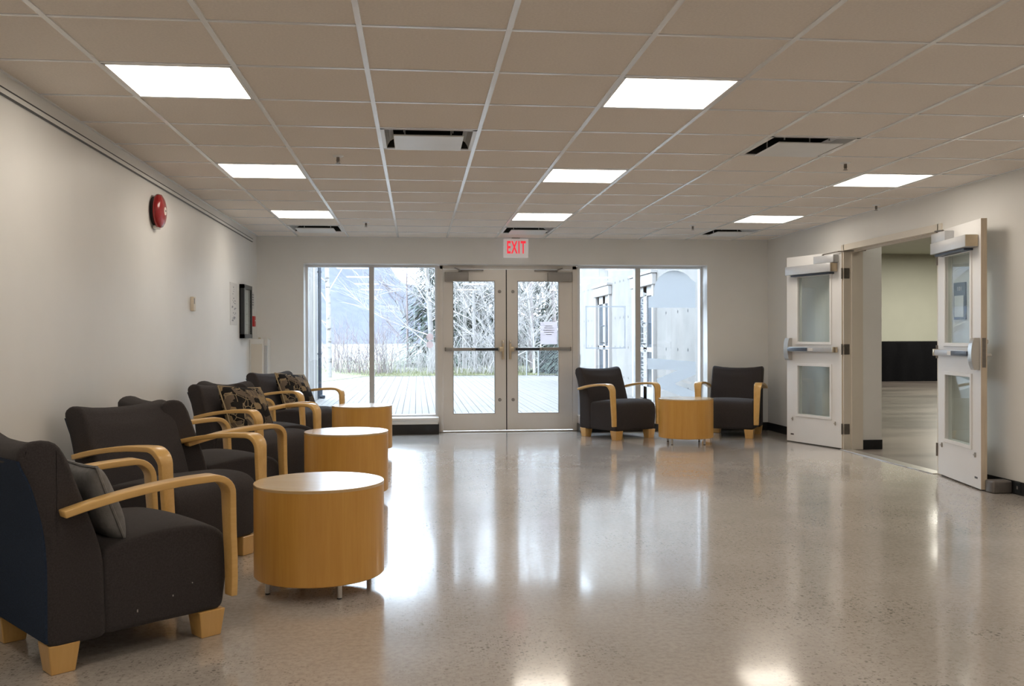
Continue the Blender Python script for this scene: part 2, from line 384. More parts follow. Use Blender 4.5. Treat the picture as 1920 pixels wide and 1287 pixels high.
# ------------------------------------------------------------------ the room
struct(box('floor', 'polished_concrete', XL - 0.2, XR + 0.1, YF - 0.2, YB + 0.35, -0.12, 0.0), 'polished grey-tan concrete floor with dark speckled stone chips')
struct(box('wall_left', 'wall_paint', XL - 0.2, XL, YF - 0.2, YB + 0.3, 0, H + 0.3), 'long off-white painted wall behind the row of armchairs')
struct(box('wall_front', 'wall_paint', XL, XR, YF - 0.2, YF, 0, H + 0.3), 'off-white wall behind the viewer')
WL0, WL1, WR0, WR1, WT = -1.387, 0.262, 2.075, 3.728, 2.133      # window openings
b = MB()
b.box(XL, WL0, YB, YB + 0.3, 0, H + 0.3); b.box(WR1, XR, YB, YB + 0.3, 0, H + 0.3)
b.box(WL0, WR1, YB, YB + 0.3, WT, H + 0.3)
b.box(WL0, WL1, YB, YB + 0.3, 0, 0.19); b.box(WR0, WR1, YB, YB + 0.3, 0, 0.19)
struct(b.build('wall_back', 'wall_paint'), 'off-white end wall around the glazed entrance')
OY0, OY1, OT = 7.68, 9.49, 2.135                                   # doorway in the right wall
b = MB()
b.box(XR, XR + 0.2, YF - 0.2, OY0, 0, H + 1.2); b.box(XR, XR + 0.2, OY1, YB + 0.3, 0, H + 1.2); b.box(XR, XR + 0.2, OY0, OY1, OT, H + 1.2)
struct(b.build('wall_right', 'wall_paint'), 'off-white wall with the open double doorway')
# baseboards
b = MB().box(XR - 0.012, XR, YF, OY0 - 0.05, 0, 0.1).box(XR - 0.012, XR, OY1 + 0.05, YB, 0, 0.1)
struct(b.build('baseboard_right', 'rubber_base'), 'black rubber baseboard along the right wall')
struct(box('baseboard_left', 'rubber_base', XL, XL + 0.012, YF, YB, 0, 0.1), 'black rubber baseboard behind the armchairs')
b = MB().box(XL, WL1 + 0.012, YB - 0.012, YB, 0, 0.125).box(WR0 - 0.012, XR, YB - 0.012, YB, 0, 0.1)
b.box(WL1, WL1 + 0.012, YB, YD, 0, 0.125).box(WR0 - 0.012, WR0, YB, YD, 0, 0.1)
struct(b.build('baseboard_back', 'rubber_base'), 'black rubber baseboard under the windows')
struct(box('trim_1', 'sill_white', WL0, WL1 + 0.01, YB - 0.02, YD + 0.02, 0.175, 0.207, bev=0.004), 'white sill of the window left of the entrance')
struct(box('trim_2', 'sill_white', WR0 - 0.01, WR1, YB - 0.02, YD + 0.02, 0.175, 0.207, bev=0.004), 'white sill of the window right of the entrance')

# --- ceiling: slab, grid bars and tiles
NB = 10
ceil = struct(box('ceiling', 'tile_fibre', XL - 0.2, XR + 0.2, YF - 0.2, YB + 0.3, H + 0.14, H + 0.3), 'suspended ceiling of beige fibre tiles in a pale metal grid')
LIGHTS = [(i, j) for j in (-7, -3, 1, 5, 9) for i in (0, 4, 8)]
VENTS = [(2, 3), (6, 3), (0, 11), (4, 11), (8, 11)]
JLO = -14
cx = [XL] + [GX + i * T for i in range(NB)] + [XR]
ry = [YF] + [GY + j * T for j in range(JLO + 1, 13)] + [YB]
ry = [y for y in ry if y >= YF]
tile_me = {}
BAR = 0.012
for ci in range(len(cx) - 1):
    for j in range(-3, 13):
        if (ci - 1, j) in LIGHTS or (ci - 1, j) in VENTS: continue
        x0, x1 = cx[ci] + BAR * 0.6, cx[ci + 1] - BAR * 0.6
        y0 = GY + j * T + BAR * 0.6; y1 = min(GY + (j + 1) * T, YB) - BAR * 0.6
        key = (round(x1 - x0, 3), round(y1 - y0, 3))
        if key not in tile_me:
            o = MB().box(-(x1 - x0) / 2, (x1 - x0) / 2, -(y1 - y0) / 2, (y1 - y0) / 2, 0, 0.016, 0.003, 1).build('ceiling_tile', 'tile_fibre', ceil)
            tile_me[key] = o.data
        else:
            o = bpy.data.objects.new('ceiling_tile', tile_me[key]); COL.objects.link(o); o.parent = ceil
        o.location = ((x0 + x1) / 2, (y0 + y1) / 2, H + 0.003)
# the field of tiles behind the viewer
b = MB()
for ci in range(len(cx) - 1):
    for j in range(-16, -3):
        y0, y1 = max(YF, GY + j * T), GY + (j + 1) * T
        if y1 <= YF or (ci - 1, j) in LIGHTS: continue
        b.box(cx[ci] + BAR * 0.6, cx[ci + 1] - BAR * 0.6, y0 + BAR * 0.6, y1 - BAR * 0.6, H + 0.003, H + 0.019)
tag(b.build('ceiling_tile_field', 'tile_fibre', ceil), kind='stuff')
for i in range(NB):
    box('main_tee', 'grid_steel', GX + i * T - BAR, GX + i * T + BAR, YF, YB, H - 0.003, H + 0.003, ceil)
for j in range(-14, 13):
    y = GY + j * T
    if y < YF: continue
    box('cross_tee', 'grid_steel', XL, XR, y - BAR * 0.75, y + BAR * 0.75, H - 0.0015, H + 0.004, ceil)
box('wall_angle', 'grid_steel', XL, XL + 0.018, YF, YB, H - 0.002, H + 0.003, ceil)
box('wall_angle', 'grid_steel', XR - 0.018, XR, YF, YB, H - 0.002, H + 0.003, ceil)
box('wall_angle', 'grid_steel', XL, XR, YB - 0.018, YB, H - 0.002, H + 0.003, ceil)

# --- ceiling lights
LL = {(0, 1): 'lit square ceiling panel nearest the viewer on the left', (4, 1): 'lit square ceiling panel nearest the viewer, right of the middle',
      (8, 1): 'lit square ceiling panel just past the right edge of the view', (0, 5): 'lit square ceiling panel above the red alarm bell side, second in the left row',
      (4, 5): 'lit square ceiling panel, second in the middle row', (8, 5): 'lit square ceiling panel above the open double doorway',
      (0, 9): 'lit square ceiling panel farthest back in the left row', (4, 9): 'lit square ceiling panel farthest back, just before the exit sign',
      (8, 9): 'lit square ceiling panel farthest back in the right row'}
lamp_me = None
for (i, j) in LIGHTS:
    r = empty('ceiling_light', (GX + (i + .5) * T, GY + (j + .5) * T, H))
    if lamp_me is None:
        h = T / 2 - BAR
        fr = MB().box(-h, h, -h, -h + .014, -0.004, .05).box(-h, h, h - .014, h, -0.004, .05).box(-h, -h + .014, -h, h, -0.004, .05).box(h - .014, h, -h, h, -0.004, .05).build('light_frame', 'white_enamel', r)
        df = MB().box(-h + .014, h - .014, -h + .014, h - .014, 0.0, .006).build('diffuser', 'lit_diffuser', r)
        lamp_me = (fr.data, df.data)
    else:
        for nm, me in zip(('light_frame', 'diffuser'), lamp_me):
            o = bpy.data.objects.new(nm, me); COL.objects.link(o); o.parent = r
    tag(r, LL.get((i, j), 'lit square ceiling panel behind the viewer, %s row %s' % ({0: 'left', 4: 'middle', 8: 'right'}[i], {-3: 'just overhead', -7: 'farther back'}.get(j, ''))), 'ceiling light', 'square light panels in the ceiling')

# --- air diffusers
VL = {(2, 3): 'white square ceiling air diffuser nearest, left of the middle', (6, 3): 'grey square ceiling air diffuser with dark slot, right of the middle',
      (0, 11): 'far ceiling air diffuser at the left, before the end wall', (4, 11): 'far ceiling air diffuser just before the exit sign',
      (8, 11): 'far ceiling air diffuser at the right, before the end wall'}
for (i, j) in VENTS:
    r = empty('air_diffuser', (GX + (i + .5) * T, GY + (j + .5) * T, H))
    h = T / 2 - BAR
    b = MB()
    for sx, sy in ((-1, 0), (1, 0), (0, -1), (0, 1)):
        if sx: b.box(min(sx * h, sx * (h - .024)), max(sx * h, sx * (h - .024)), -h, h, -.004, .004)
        else: b.box(-h, h, min(sy * h, sy * (h - .012)), max(sy * h, sy * (h - .012)), -.004, .004)
    for sx in (-1, 1):            # curved side cheeks
        cv = [(h - .024, .0), (h - .03, .02), (h - .045, .045), (h - .07, .06)]
        rows = [[b.bm.verts.new((sx * x, y, z)) for y in (-h + .012, h - .02)] for x, z in cv]
        for A, B in zip(rows, rows[1:]): b.bm.faces.new((A[0], A[1], B[1], B[0]))
    b.build('diffuser_frame', 'white_enamel', r)
    b = MB(); hh = h - .004
    b.box(-hh, hh, -hh, hh, .115, .13).box(-hh, -hh + .006, -hh, hh, .004, .115).box(hh - .006, hh, -hh, hh, .004, .115).box(-hh, hh, -hh, -hh + .006, .004, .115).box(-hh, hh, hh - .006, hh, .004, .115)
    b.build('duct_throat', 'void_black', r)
    q = 0.215
    b = MB().box(-q, q, -q, q, -.026, -.016, .003, 1)
    for sx in (-1, 1):
        for sy in (-1, 1): b.cyl((sx * .15, sy * .15, .01), (sx * .15, sy * .15, .12), .005, n=6)
    b.build('face_plate', 'white_enamel', r)
    tag(r, VL[(i, j)], 'air vent', 'square air diffusers in the ceiling')

# --- sprinklers
SP = [((1.49, 4.47), 'small ceiling sprinkler nearest on the left, beside the white air diffuser'), ((1.48, 10.49), 'small ceiling sprinkler at the far left near the end wall'),
      ((7.46, 4.37), 'small ceiling sprinkler nearest on the right, beside the grey air diffuser'), ((7.45, 10.49), 'small ceiling sprinkler at the far right near the end wall'),
      ((9.56, 7.70), 'small ceiling sprinkler close to the right wall')]
for (gi, gj), lab in SP:
    r = empty('sprinkler', (GX + gi * T, GY + gj * T, H + .003))
    MB().lathe([(0, 0), (.038, 0), (.038, -.003), (.03, -.008), (.014, -.011), (0, -.011)], (0, 0, 0), (0, 0, 1), 20).build('escutcheon', 'white_enamel', r, True)
    MB().lathe([(0, -.008), (.011, -.008), (.011, -.028), (.006, -.032), (.006, -.042), (0, -.042)], (0, 0, 0), (0, 0, 1), 12).cyl((-.012, 0, -.028), (-.004, 0, -.052), .0025, n=6).cyl((.012, 0, -.028), (.004, 0, -.052), .0025, n=6).build('sprinkler_head', 'hinge_metal', r, True)
    MB().cyl((0, 0, -.052), (0, 0, -.054), .017, n=16).build('deflector', 'hinge_metal', r)
    tag(r, lab, 'sprinkler', 'sprinkler heads in the ceiling')

# ------------------------------------------------------------------ entrance glazing
def window(name, x0, x1, mx0, mx1, label):
    r = struct(empty(name, ((x0 + x1) / 2, YD, 0.2)), label)
    ox, oy, oz = r.location
    def bx(nm, mat, a0, a1, c0, c1, z0, z1, bev=0.0):
        return MB().box(a0 - ox, a1 - ox, c0 - oy, c1 - oy, z0 - oz, z1 - oz, bev, 1).build(nm, mat, r)
    z0, z1, f = .207, WT, .028
    bx('frame_rail', 'window_aluminium', x0, x1, YD, YD + .1, z1 - f, z1); bx('frame_rail', 'window_aluminium', x0, x1, YD, YD + .1, z0, z0 + .022)
    bx('frame_stile', 'window_aluminium', x0, x0 + f, YD, YD + .1, z0 + .022, z1 - f); bx('frame_stile', 'window_aluminium', x1 - f, x1, YD, YD + .1, z0 + .022, z1 - f)
    bx('mullion', 'mullion_aluminium', mx0, mx1, YD - .01, YD + .11, z0 + .022, z1 - f, .003)
    bx('glass_pane', 'window_glass', x0 + f, mx0, YD + .05, YD + .056, z0 + .022, z1 - f)
    bx('glass_pane', 'window_glass', mx1, x1 - f, YD + .05, YD + .056, z0 + .022, z1 - f)
    return r
win1 = window('window_1', WL0, WL1, -.598, -.538, 'tall two-pane window left of the entrance doors')
win2 = window('window_2', WR0, WR1, 2.832, 2.90, 'tall two-pane window right of the entrance doors with frosted lettering')

def rel(o, parent):          # world-placed child of an unrotated parent
    o.parent = parent; o.matrix_parent_inverse = Matrix.Translation(parent.location).inverted(); return o
# frosted graphics on the right hand panes (inside face of the glass)
GYP = YD + .048
def film(name, pts, mat, parent, y=GYP, th=.0012):
    return rel(MB().prism(pts, y - th, y).build(name, mat), parent)
def px(x, z): return (x, z)
def arch():
    # heavy frosted letter: arch on a bar with an oval eye
    out = [(3.02, 1.595), (3.02, 1.735), (3.095, 1.755)]
    c0, c1 = 3.37, 1.79
    for k in range(17):
        a = pi - k * pi / 16 * 0.80
        out.append((c0 + .275 * cos(a), c1 + .275 * sin(a) + 0.02))
    out += [(3.655, 1.93), (3.655, 1.595)]
    return out
a_pts = arch()
film('frosted_letter', a_pts, 'frosted_film', win2)
film('frosted_letter', [(3.005, .935), (3.655, .885), (3.655, .715), (3.38, .605), (3.38, .585), (3.655, .485), (3.655, .36), (3.15, .545), (3.13, .66), (3.42, .775), (3.005, .79)], 'frosted_film', win2)
for (x0, x1, z0, z1) in [(2.185, 2.715, 1.60, 1.618), (2.185, 2.715, 1.06, 1.078), (2.185, 2.203, 1.078, 1.60), (2.697, 2.715, 1.078, 1.60)]:
    film('frosted_outline', [(x0, z0), (x1, z0), (x1, z1), (x0, z1)], 'outline_film', win2)
t = text_mesh('frosted_lettering', 'UNIVERSITY CANADA', .105, 'white_film', None, plane_m((2.955, GYP - .001, 1.24), (0, 0, -1), (1, 0, 0)), .001, mirror=True, spacing=1.12, bold=.003); rel(t, win2)
t = text_mesh('frosted_lettering', 'UNIVERSITY', .05, 'white_film', None, plane_m((-.36, GYP - .001, 1.60), (1, 0, 0), (0, 0, 1)), .001, mirror=True, bold=.001); rel(t, win1)
t = text_mesh('frosted_lettering', 'CANADA', .05, 'white_film', None, plane_m((-.32, GYP - .001, 1.555), (1, 0, 0), (0, 0, 1)), .001, mirror=True, bold=.001); rel(t, win1)
for z in (1.22, 1.12):
    rel(MB().cyl((.165, GYP - .001, z), (.165, GYP, z), .045, n=24).build('round_sticker', 'sticker_rose'), win1)

# entrance doors
DX0, DX1, DXM = .294, 2.055, 1.147
b = MB()
b.box(WL1, DX0, YD, YD + .12, 0, 2.125); b.box(DX1, WR0, YD, YD + .12, 0, 2.125)
b.box(DX0, DX0 + .037, YD - .01, YD + .11, 0, 2.125); b.box(DX1 - .05, DX1, YD - .01, YD + .11, 0, 2.125)
b.box(DX0, DX1, YD - .01, YD + .11, 2.087, 2.133)
struct(b.build('trim_3', 'aluminium'), 'bronze-grey metal frame around the entrance doors')
struct(MB().box(DX0, DX1, YD - .03, YD + .13, 0, .012, .003, 1).build('trim_4', 'brushed_steel'), 'metal threshold under the entrance doors')

def entrance_leaf(name, x0, x1, gx0, gx1, hinge_left, label):
    r = struct(empty(name, ((x0 + x1) / 2, YD, 0)), label); ox = r.location.x
    y0, y1 = -.004, .042
    zb, zt, gz0, gz1 = .02, 2.082, .232, 1.937
    def bx(nm, mat, a0, a1, c0, c1, z0, z1, par=r, bev=0.0):
        return MB().box(a0 - ox, a1 - ox, c0, c1, z0, z1, bev, 2).build(nm, mat, par, bev > 0)
    bx('stile', 'aluminium', x0, gx0, y0, y1, zb, zt); bx('stile', 'aluminium', gx1, x1, y0, y1, zb, zt)
    bx('rail', 'aluminium', gx0, gx1, y0, y1, zb, gz0); bx('rail', 'aluminium', gx0, gx1, y0, y1, gz1, zt)
    bx('glass_pane', 'window_glass', gx0, gx1, .016, .022, gz0, gz1)
    b = MB()
    for a0, a1, z0, z1 in ((gx0, gx1, gz0, gz0 + .008), (gx0, gx1, gz1 - .008, gz1), (gx0, gx0 + .008, gz0, gz1), (gx1 - .008, gx1, gz0, gz1)):
        b.box(a0 - ox, a1 - ox, y0 + .004, y1 - .004, z0, z1)
    b.build('glazing_bead', 'closer_metal', r)
    # push bar
    if hinge_left: bar0, bar1, mid, s = x0 + .022, x1 - .085, x1 - .04, 1
    else: bar0, bar1, mid, s = x0 + .085, x1 - .022, x0 + .04, -1
    hb = bx('push_bar', 'closer_metal', bar0, bar1, -.055, y0, 1.04, 1.082, bev=.004)
    L = bar1 - bar0
    if s > 0: pads = (bar0 + L * .555, bar1 - .02); ec = (bar0, bar0 + .012)
    else: pads = (bar0 + .02, bar1 - L * .555); ec = (bar1 - .012, bar1)
    bx('push_pad', 'dark_pad', pads[0], pads[1], -.068, -.05, 1.045, 1.077, hb, .004)
    bx('end_cap', 'hinge_metal', ec[0], ec[1], -.058, -.003, 1.037, 1.085, hb)
    lx = pads[0] - .04 if s > 0 else pads[1] + .04
    MB().cyl((lx - ox, -.0555, 1.061), (lx - ox, -.058, 1.061), .007, n=12).build('keyhole', 'void_black', hb)
    lk = bx('lock_case', 'brass_tint', mid - .014, mid + .014, -.05, y0, .93, 1.175, bev=.006)
    a0, a1 = (bar1 - .01, mid) if s > 0 else (mid, bar0 + .01)
    bx('lock_arm', 'brass_tint', a0, a1, -.052, -.01, 1.03, 1.09, lk, .004)
    bx('cylinder_cap', 'brushed_steel', mid - .011, mid + .011, -.058, -.05, 1.135, 1.168, lk, .003)
    # closer
    if s > 0: c0, c1 = x0 + .025, x0 + .325
    else: c0, c1 = x1 - .325, x1 - .012
    cl = bx('door_closer', 'closer_metal', c0, c1, -.075, y0, 1.925, 2.045, bev=.004)
    k = 1 if s > 0 else -1
    px0 = (c0 + .19 if s > 0 else c1 - .19) - ox
    MB().tube([(px0, -.04, 2.045), (px0, -.04, 2.07)], .012, 10).tube([(px0, -.045, 2.07), (px0 + k * .30, -.07, 2.066)], .009, 8).tube([(px0, -.045, 2.075), (px0 - k * .07, -.045, 2.10)], .007, 8).build('closer_arm', 'closer_metal', cl)
    if s > 0: bx('meeting_gasket', 'void_black', x1 - .001, x1 + .0155, .004, .034, zb, zt)
    for z in (1.80, .41):
        bxp = (gx1 + .058 if s > 0 else gx0 - .058) - ox
        MB().lathe([(0, -.014), (.017, -.012), (.022, -.004), (.022, 0), (0, 0)], (bxp, y0, z), (0, 1, 0), 16).build('through_bolt', 'closer_metal', r, True)
    return r
d1 = entrance_leaf('door_1', .333, 1.139, .458, 1.0, True, 'left glazed entrance door with black push bar')
d2 = entrance_leaf('door_2', 1.153, 2.003, 1.288, 1.828, False, 'right glazed entrance door with a paper notice on its glass')
# paper notice
n = empty('paper_notice', (1.70, YD + .026, 1.265))
MB().box(-.112, .112, 0, .0008, -.145, .145).build('sheet', 'notice_paper', n)
b = MB()
for z, q in ((.092, .045), (.066, .06), (.036, .072), (.01, .066), (-.018, .038)): b.box(-q, q, -.0007, -.0002, z - .004, z + .004)
tag(b.build('print', 'paper_print', n), kind='stuff')
tag(n, 'pale paper notice with printed lines taped to right entrance door glass', 'notice')

# exit sign
e = empty('exit_sign', (1.243, YB, 2.33))
MB().box(-.155, .155, -.075, -.004, -.117, .12, .006, 2).build('housing', 'sign_face', e, True)
MB().box(-.05, .05, -.05, -.01, .118, .134).build('mount', 'closer_metal', e)
MB().box(-.148, .148, -.078, -.074, -.109, .112, .002, 1).build('face', 'sign_face', e)
text_mesh('exit_letters', 'EXIT', .215, 'exit_red', e, plane_m((0, -.0795, 0.002), (1, 0, 0), (0, 0, 1)), .003, bold=.005, xs=.47, spacing=1.2)
tag(e, 'white exit sign with red letters above the entrance doors', 'sign')

# ------------------------------------------------------------------ right doorway, hall behind it
b = MB()
b.box(XR - .014, XR + .2, OY0 - .05, OY0 + .012, 0, OT + .05); b.box(XR - .014, XR + .2, OY1 - .012, OY1 + .05, 0, OT + .05)
b.box(XR - .014, XR + .2, OY0, OY1, OT - .012, OT + .05)
b.box(XR + .07, XR + .1, OY0 + .012, OY0 + .028, 0, OT); b.box(XR + .07, XR + .1, OY1 - .028, OY1 - .012, 0, OT); b.box(XR + .07, XR + .1, OY0, OY1, OT - .03, OT - .012)
struct(b.build('trim_5', 'door_frame_paint'), 'cream painted frame of the open double doorway')
struct(MB().box(XR - .06, XR + .07, OY0 + .012, OY1 - .012, 0, .008, .003, 1).build('trim_6', 'brushed_steel'), 'bright metal threshold strip in the double doorway')
struct(box('floor_hall', 'hall_floor_vinyl', XR + .1, 21, -1, 27, -.12, -.002), 'brown floor of the hall behind the doorway, reflection streaks painted into its colour')
struct(box('ceiling_hall', 'hall_paint', XR + .2, 21, -1, 27, 3.62, 3.75), 'cream ceiling of the hall behind the doorway')
struct(box('wall_hall', 'hall_paint', XR + .2, 21, 25.8, 26.0, 0, 3.62), 'pale green-cream far wall of the hall')
b = MB().box(21, 21.2, -1, 27, 0, 3.7).box(XR + .2, 21, -1.2, -1, 0, 3.7)
struct(b.build('wall_hall_side', 'hall_paint'), 'side walls of the hall')
struct(box('wall_stub', 'wall_paint', XR + .2, 4.955, 9.50, 9.75, 0, 3.62), 'short wall return just inside the doorway')
struct(box('baseboard_hall', 'rubber_base', XR + .2, 4.957, 9.488, 9.5, 0, .1), 'black baseboard on the short wall return')
# black skirted table at the far end of the hall
r = empty('skirted_table', (13.9, 24.6, 0))
b = MB(); random.seed(4)
ring = []
def rect_pts(hx, hy, n=56):
    P = []
    for k in range(n): P.append((-hx + 2 * hx * k / n, -hy))
    for k in range(12): P.append((hx, -hy + 2 * hy * k / 12))
    for k in range(n): P.append((hx - 2 * hx * k / n, hy))
    for k in range(12): P.append((-hx, hy - 2 * hy * k / 12))
    return P
top = [b.bm.verts.new((x, y, 1.09)) for x, y in rect_pts(2.2, .45)]
rows = [top]
for z in (1.05, .6, .0):
    q = []
    for k, (x, y) in enumerate(rect_pts(2.2, .45)):
        wv = .03 * sin(k * 1.1) * (1.09 - z) + .02 * sin(k * .37 + 1)
        sy = -1 if y <= -.45 + 1e-6 else (1 if y >= .45 - 1e-6 else 0)
        sx = -1 if x <= -2.2 + 1e-6 else (1 if x >= 2.2 - 1e-6 else 0)
        q.append(b.bm.verts.new((x + sx * (.02 + wv), y + sy * (.02 + wv), z)))
    rows.append(q)
b.bm.faces.new(top)
for A, B in zip(rows, rows[1:]):
    n_ = len(A)
    for k in range(n_): b.bm.faces.new((A[k], A[(k + 1) % n_], B[(k + 1) % n_], B[k]))
b.build('skirt', 'cloth_black', r, True)
MB().box(-2.15, 2.15, -.42, .42, 1.0, 1.08).build('table_top', 'cloth_black', r)
tag(r, 'long table under a black floor-length cloth in the hall', 'table')
c = empty('screen_pull_rod', (13.05, 25.74, 0))
MB().cyl((0, 0, 1.85), (0, 0, 3.6), .022, n=10).build('rod', 'white_enamel', c); MB().lathe([(0, 1.78), (.04, 1.8), (.045, 1.86), (.02, 1.9), (0, 1.9)], (0, 0, 0), (0, 0, 1), 12).build('handle', 'white_enamel', c, True)
tag(c, 'thin white hanging rod against the far hall wall', 'rod')

def hall_leaf(name, hinge, ang, far, label):
    """leaf lies along +u from its hinge; v is out of the face that looks into the room"""
    r = struct(empty(name, (hinge[0], hinge[1], 0), 0), label)
    W, TH, zb, zt = .89, .045, .012, 2.118
    a = ang; u = Vector((cos(a), sin(a), 0)); v = Vector((-sin(a), cos(a), 0))
    if v.x > 0: v = -v                                  # face toward the room
    M = Matrix(((u.x, v.x, 0, 0), (u.y, v.y, 0, 0), (0, 0, 1, 0), (0, 0, 0, 1)))
    def fin(b, nm, mat, par=r, smooth=False):
        b.bm.transform(M); return b.build(nm, mat, par, smooth)
    def bx(nm, mat, u0, u1, v0, v1, z0, z1, par=r, bev=0.0, seg=2): return fin(MB().box(u0, u1, v0, v1, z0, z1, bev, seg), nm, mat, par, bev > 0)
    g0, g1 = .175, .705; A0, A1, B0, B1 = 1.14, 1.885, .325, .885
    b = MB(); b.box(0.006, g0, -TH, 0, zb, zt); b.box(g1, W, -TH, 0, zb, zt); b.box(g0, g1, -TH, 0, zb, B0); b.box(g0, g1, -TH, 0, B1, A0); b.box(g0, g1, -TH, 0, A1, zt)
    fin(b, 'leaf', 'door_paint')
    b = MB().box(W, W + .002, -TH, 0, zb, zt).box(.004, .006, -TH, 0, zb, zt); fin(b, 'edge_band', 'door_edge_wood')
    for z0, z1 in ((A0, A1), (B0, B1)):
        b = MB()
        for vv0, vv1 in ((-.002, .011), (-TH - .011, -TH + .002)):
            b.box(g0 - .022, g1 + .022, vv0, vv1, z0 - .022, z0 + .008, .003, 1); b.box(g0 - .022, g1 + .022, vv0, vv1, z1 - .008, z1 + .022, .003, 1)
            b.box(g0 - .022, g0 + .008, vv0, vv1, z0, z1, .003, 1); b.box(g1 - .008, g1 + .022, vv0, vv1, z0, z1, .003, 1)
        fr = fin(b, 'lite_frame', 'door_paint')
        bx('glass_pane', 'door_glass', g0, g1, -.026, -.02, z0, z1, fr)
    # panic bar
    pb = bx('push_bar', 'operator_silver', .06, .80, .012, .062, 1.04, 1.092, bev=.004)
    bx('push_pad', 'blue_grey_pad', .48, .80, .062, .074, 1.047, 1.085, pb, .004)
    bx('end_cap', 'brass_tint', .055, .085, .01, .066, 1.037, 1.095, pb, .004)
    bx('indicator_plate', 'label_white', .385, .455, .062, .066, 1.049, 1.083, pb)
    b = MB(); prof = []
    for k in range(13):
        t_ = -1 + 2 * k / 12; prof.append((.066 * sqrt(max(0, 1 - .62 * t_ * t_)), .125 * t_))
    A = [(.0, -.125)] + prof + [(.0, .125)]
    vs0 = [b.bm.verts.new((.80, q, 1.066 + z)) for q, z in A]; vs1 = [b.bm.verts.new((.872, q, 1.066 + z)) for q, z in A]
    b.bm.faces.new(vs0); b.bm.faces.new(vs1[::-1])
    for k in range(len(A)): b.bm.faces.new((vs0[(k + 1) % len(A)], vs0[k], vs1[k], vs1[(k + 1) % len(A)]))
    fin(b, 'latch_housing', 'brushed_steel', pb)
    bx('edge_lock_plate', 'hinge_metal', W + .001, W + .004, -.036, -.008, .96, 1.19)
    # overhead operator and closer
    op = bx('operator_box', 'operator_silver', .07 if far else .10, .80 if far else .84, .0, .10, 1.905, 2.0, bev=.004)
    bx('operator_end', 'brass_tint', .066 if far else .836, .07 if far else .844, .003, .097, 1.908, 1.997, op)
    bx('operator_lip', 'blue_grey_pad', .12, .74, .0, .07, 1.885, 1.903, op)
    cl = bx('door_closer', 'operator_silver', .05, .36, .0, .075, 2.005, 2.085, bev=.004)
    b = MB().tube([(.24, .045, 2.085), (.24, .045, 2.10)], .012, 8).tube([(.24, .045, 2.10), (.02, .03, 2.115), (-.2, -.14, 2.115)], .007, 8)
    fin(b, 'closer_arm', 'hinge_metal', cl)
    for uu, zz in ((.10, .27), (.79, .27)):
        fin(MB().box(uu - .006, uu + .006, 0, .012, zz - .02, zz + .02, .003, 1).box(uu - .012, uu + .012, .012, .016, zz - .006, zz + .006), 'door_stud', 'brushed_steel')
    bx('maker_plate', 'plaque_grey', .775, .825, 0, .002, .085, .10)
    for zz in (.22, 1.07, 1.88):
        b = MB().cyl((-.004, .006, zz - .057), (-.004, .006, zz + .057), .009, n=10).box(.001, .0045, -.043, .002, zz - .055, zz + .055); fin(b, 'hinge', 'hinge_metal')
    # lever set on the wall side
    b = MB().box(.80, .86, -TH - .012, -TH, .99, 1.21, .003, 1); lv = fin(b, 'lever_plate', 'brushed_steel')
    fin(MB().cyl((.83, -TH - .01, 1.055), (.83, -TH - .055, 1.055), .012, n=12).tube([(.83, -TH - .052, 1.055), (.71, -TH - .052, 1.055)], .010, 10), 'lever', 'brushed_steel', lv)
    fin(MB().cyl((.83, -TH - .01, 1.16), (.83, -TH - .03, 1.16), .017, n=16), 'key_cylinder', 'brushed_steel', lv)
    return r
d3 = hall_leaf('door_3', (XR - .022, 9.50), radians(90 + 17.0), True, 'far white double-door leaf swung open, next to the end wall chair')
d4 = hall_leaf('door_4', (XR - .022, 7.67), radians(-90 - 10.5), False, 'near white double-door leaf swung open toward the viewer')
for zz in (.22, 1.07, 1.88):   # hinge leaves on the far jamb
    rel(MB().box(XR - .012, XR + .05, OY1 - .0145, OY1 - .0115, zz - .055, zz + .055).build('hinge_leaf', 'hinge_metal'), d3)

# room plaque seen through the near leaf
r = empty('room_plaque', (XR, 7.36, 1.50))
MB().box(-.014, 0, -.085, .085, -.155, .155, .003, 1).build('plate', 'plaque_grey', r)
MB().box(-.017, -.013, -.062, .068, -.135, .045).build('insert', 'sill_white', r)
text_mesh('number', '101', .05, 'label_white', r, plane_m((-.0148, 0, .10), (0, -1, 0), (0, 0, 1)), .001)
tag(r, 'dark room plaque numbered 101 on the wall behind the near door', 'sign')

# magnetic door holder by the near leaf
r = empty('door_holder', (XR - .012, 6.72, 0))
MB().box(-.155, 0, -.055, .055, 0, .098, .014, 3).build('body', 'stop_grey', r, True)
MB().lathe([(0, -.01), (.02, -.01), (.028, -.006), (.032, 0), (0, 0)], (-.08, .055, .06), (0, -1, 0), 16).build('magnet', 'hinge_metal', r, True)
MB().box(-.125, -.025, .05, .085, .0, .03, .004, 1).build('foot_plate', 'brushed_steel', r)
tag(r, 'small grey door holder on the floor beside the near door', 'door stop')
r = empty('wall_outlet', (XR - .012, 6.60, .055)); MB().box(-.006, 0, -.035, .035, -.04, .04, .002, 1).build('plate', 'case_black', r); MB().box(-.008, -.005, -.008, .008, -.012, .012).build('socket', 'brushed_steel', r)
tag(r, 'black outlet on the baseboard at the right edge', 'outlet')

# ------------------------------------------------------------------ left wall fittings
r = empty('picture_rail', (XL, 4.4, 2.372))
MB().box(0, .012, -6.8, 6.92, -.016, .016, .002, 1).build('rail_strip', 'wall_paint', r)
MB().box(.0, .016, -6.8, 6.92, .013, .018).box(.0, .016, -6.8, 6.92, -.018, -.014).build('rail_groove', 'case_black', r)
tag(r, 'slim picture hanging rail high along the left wall', 'rail')

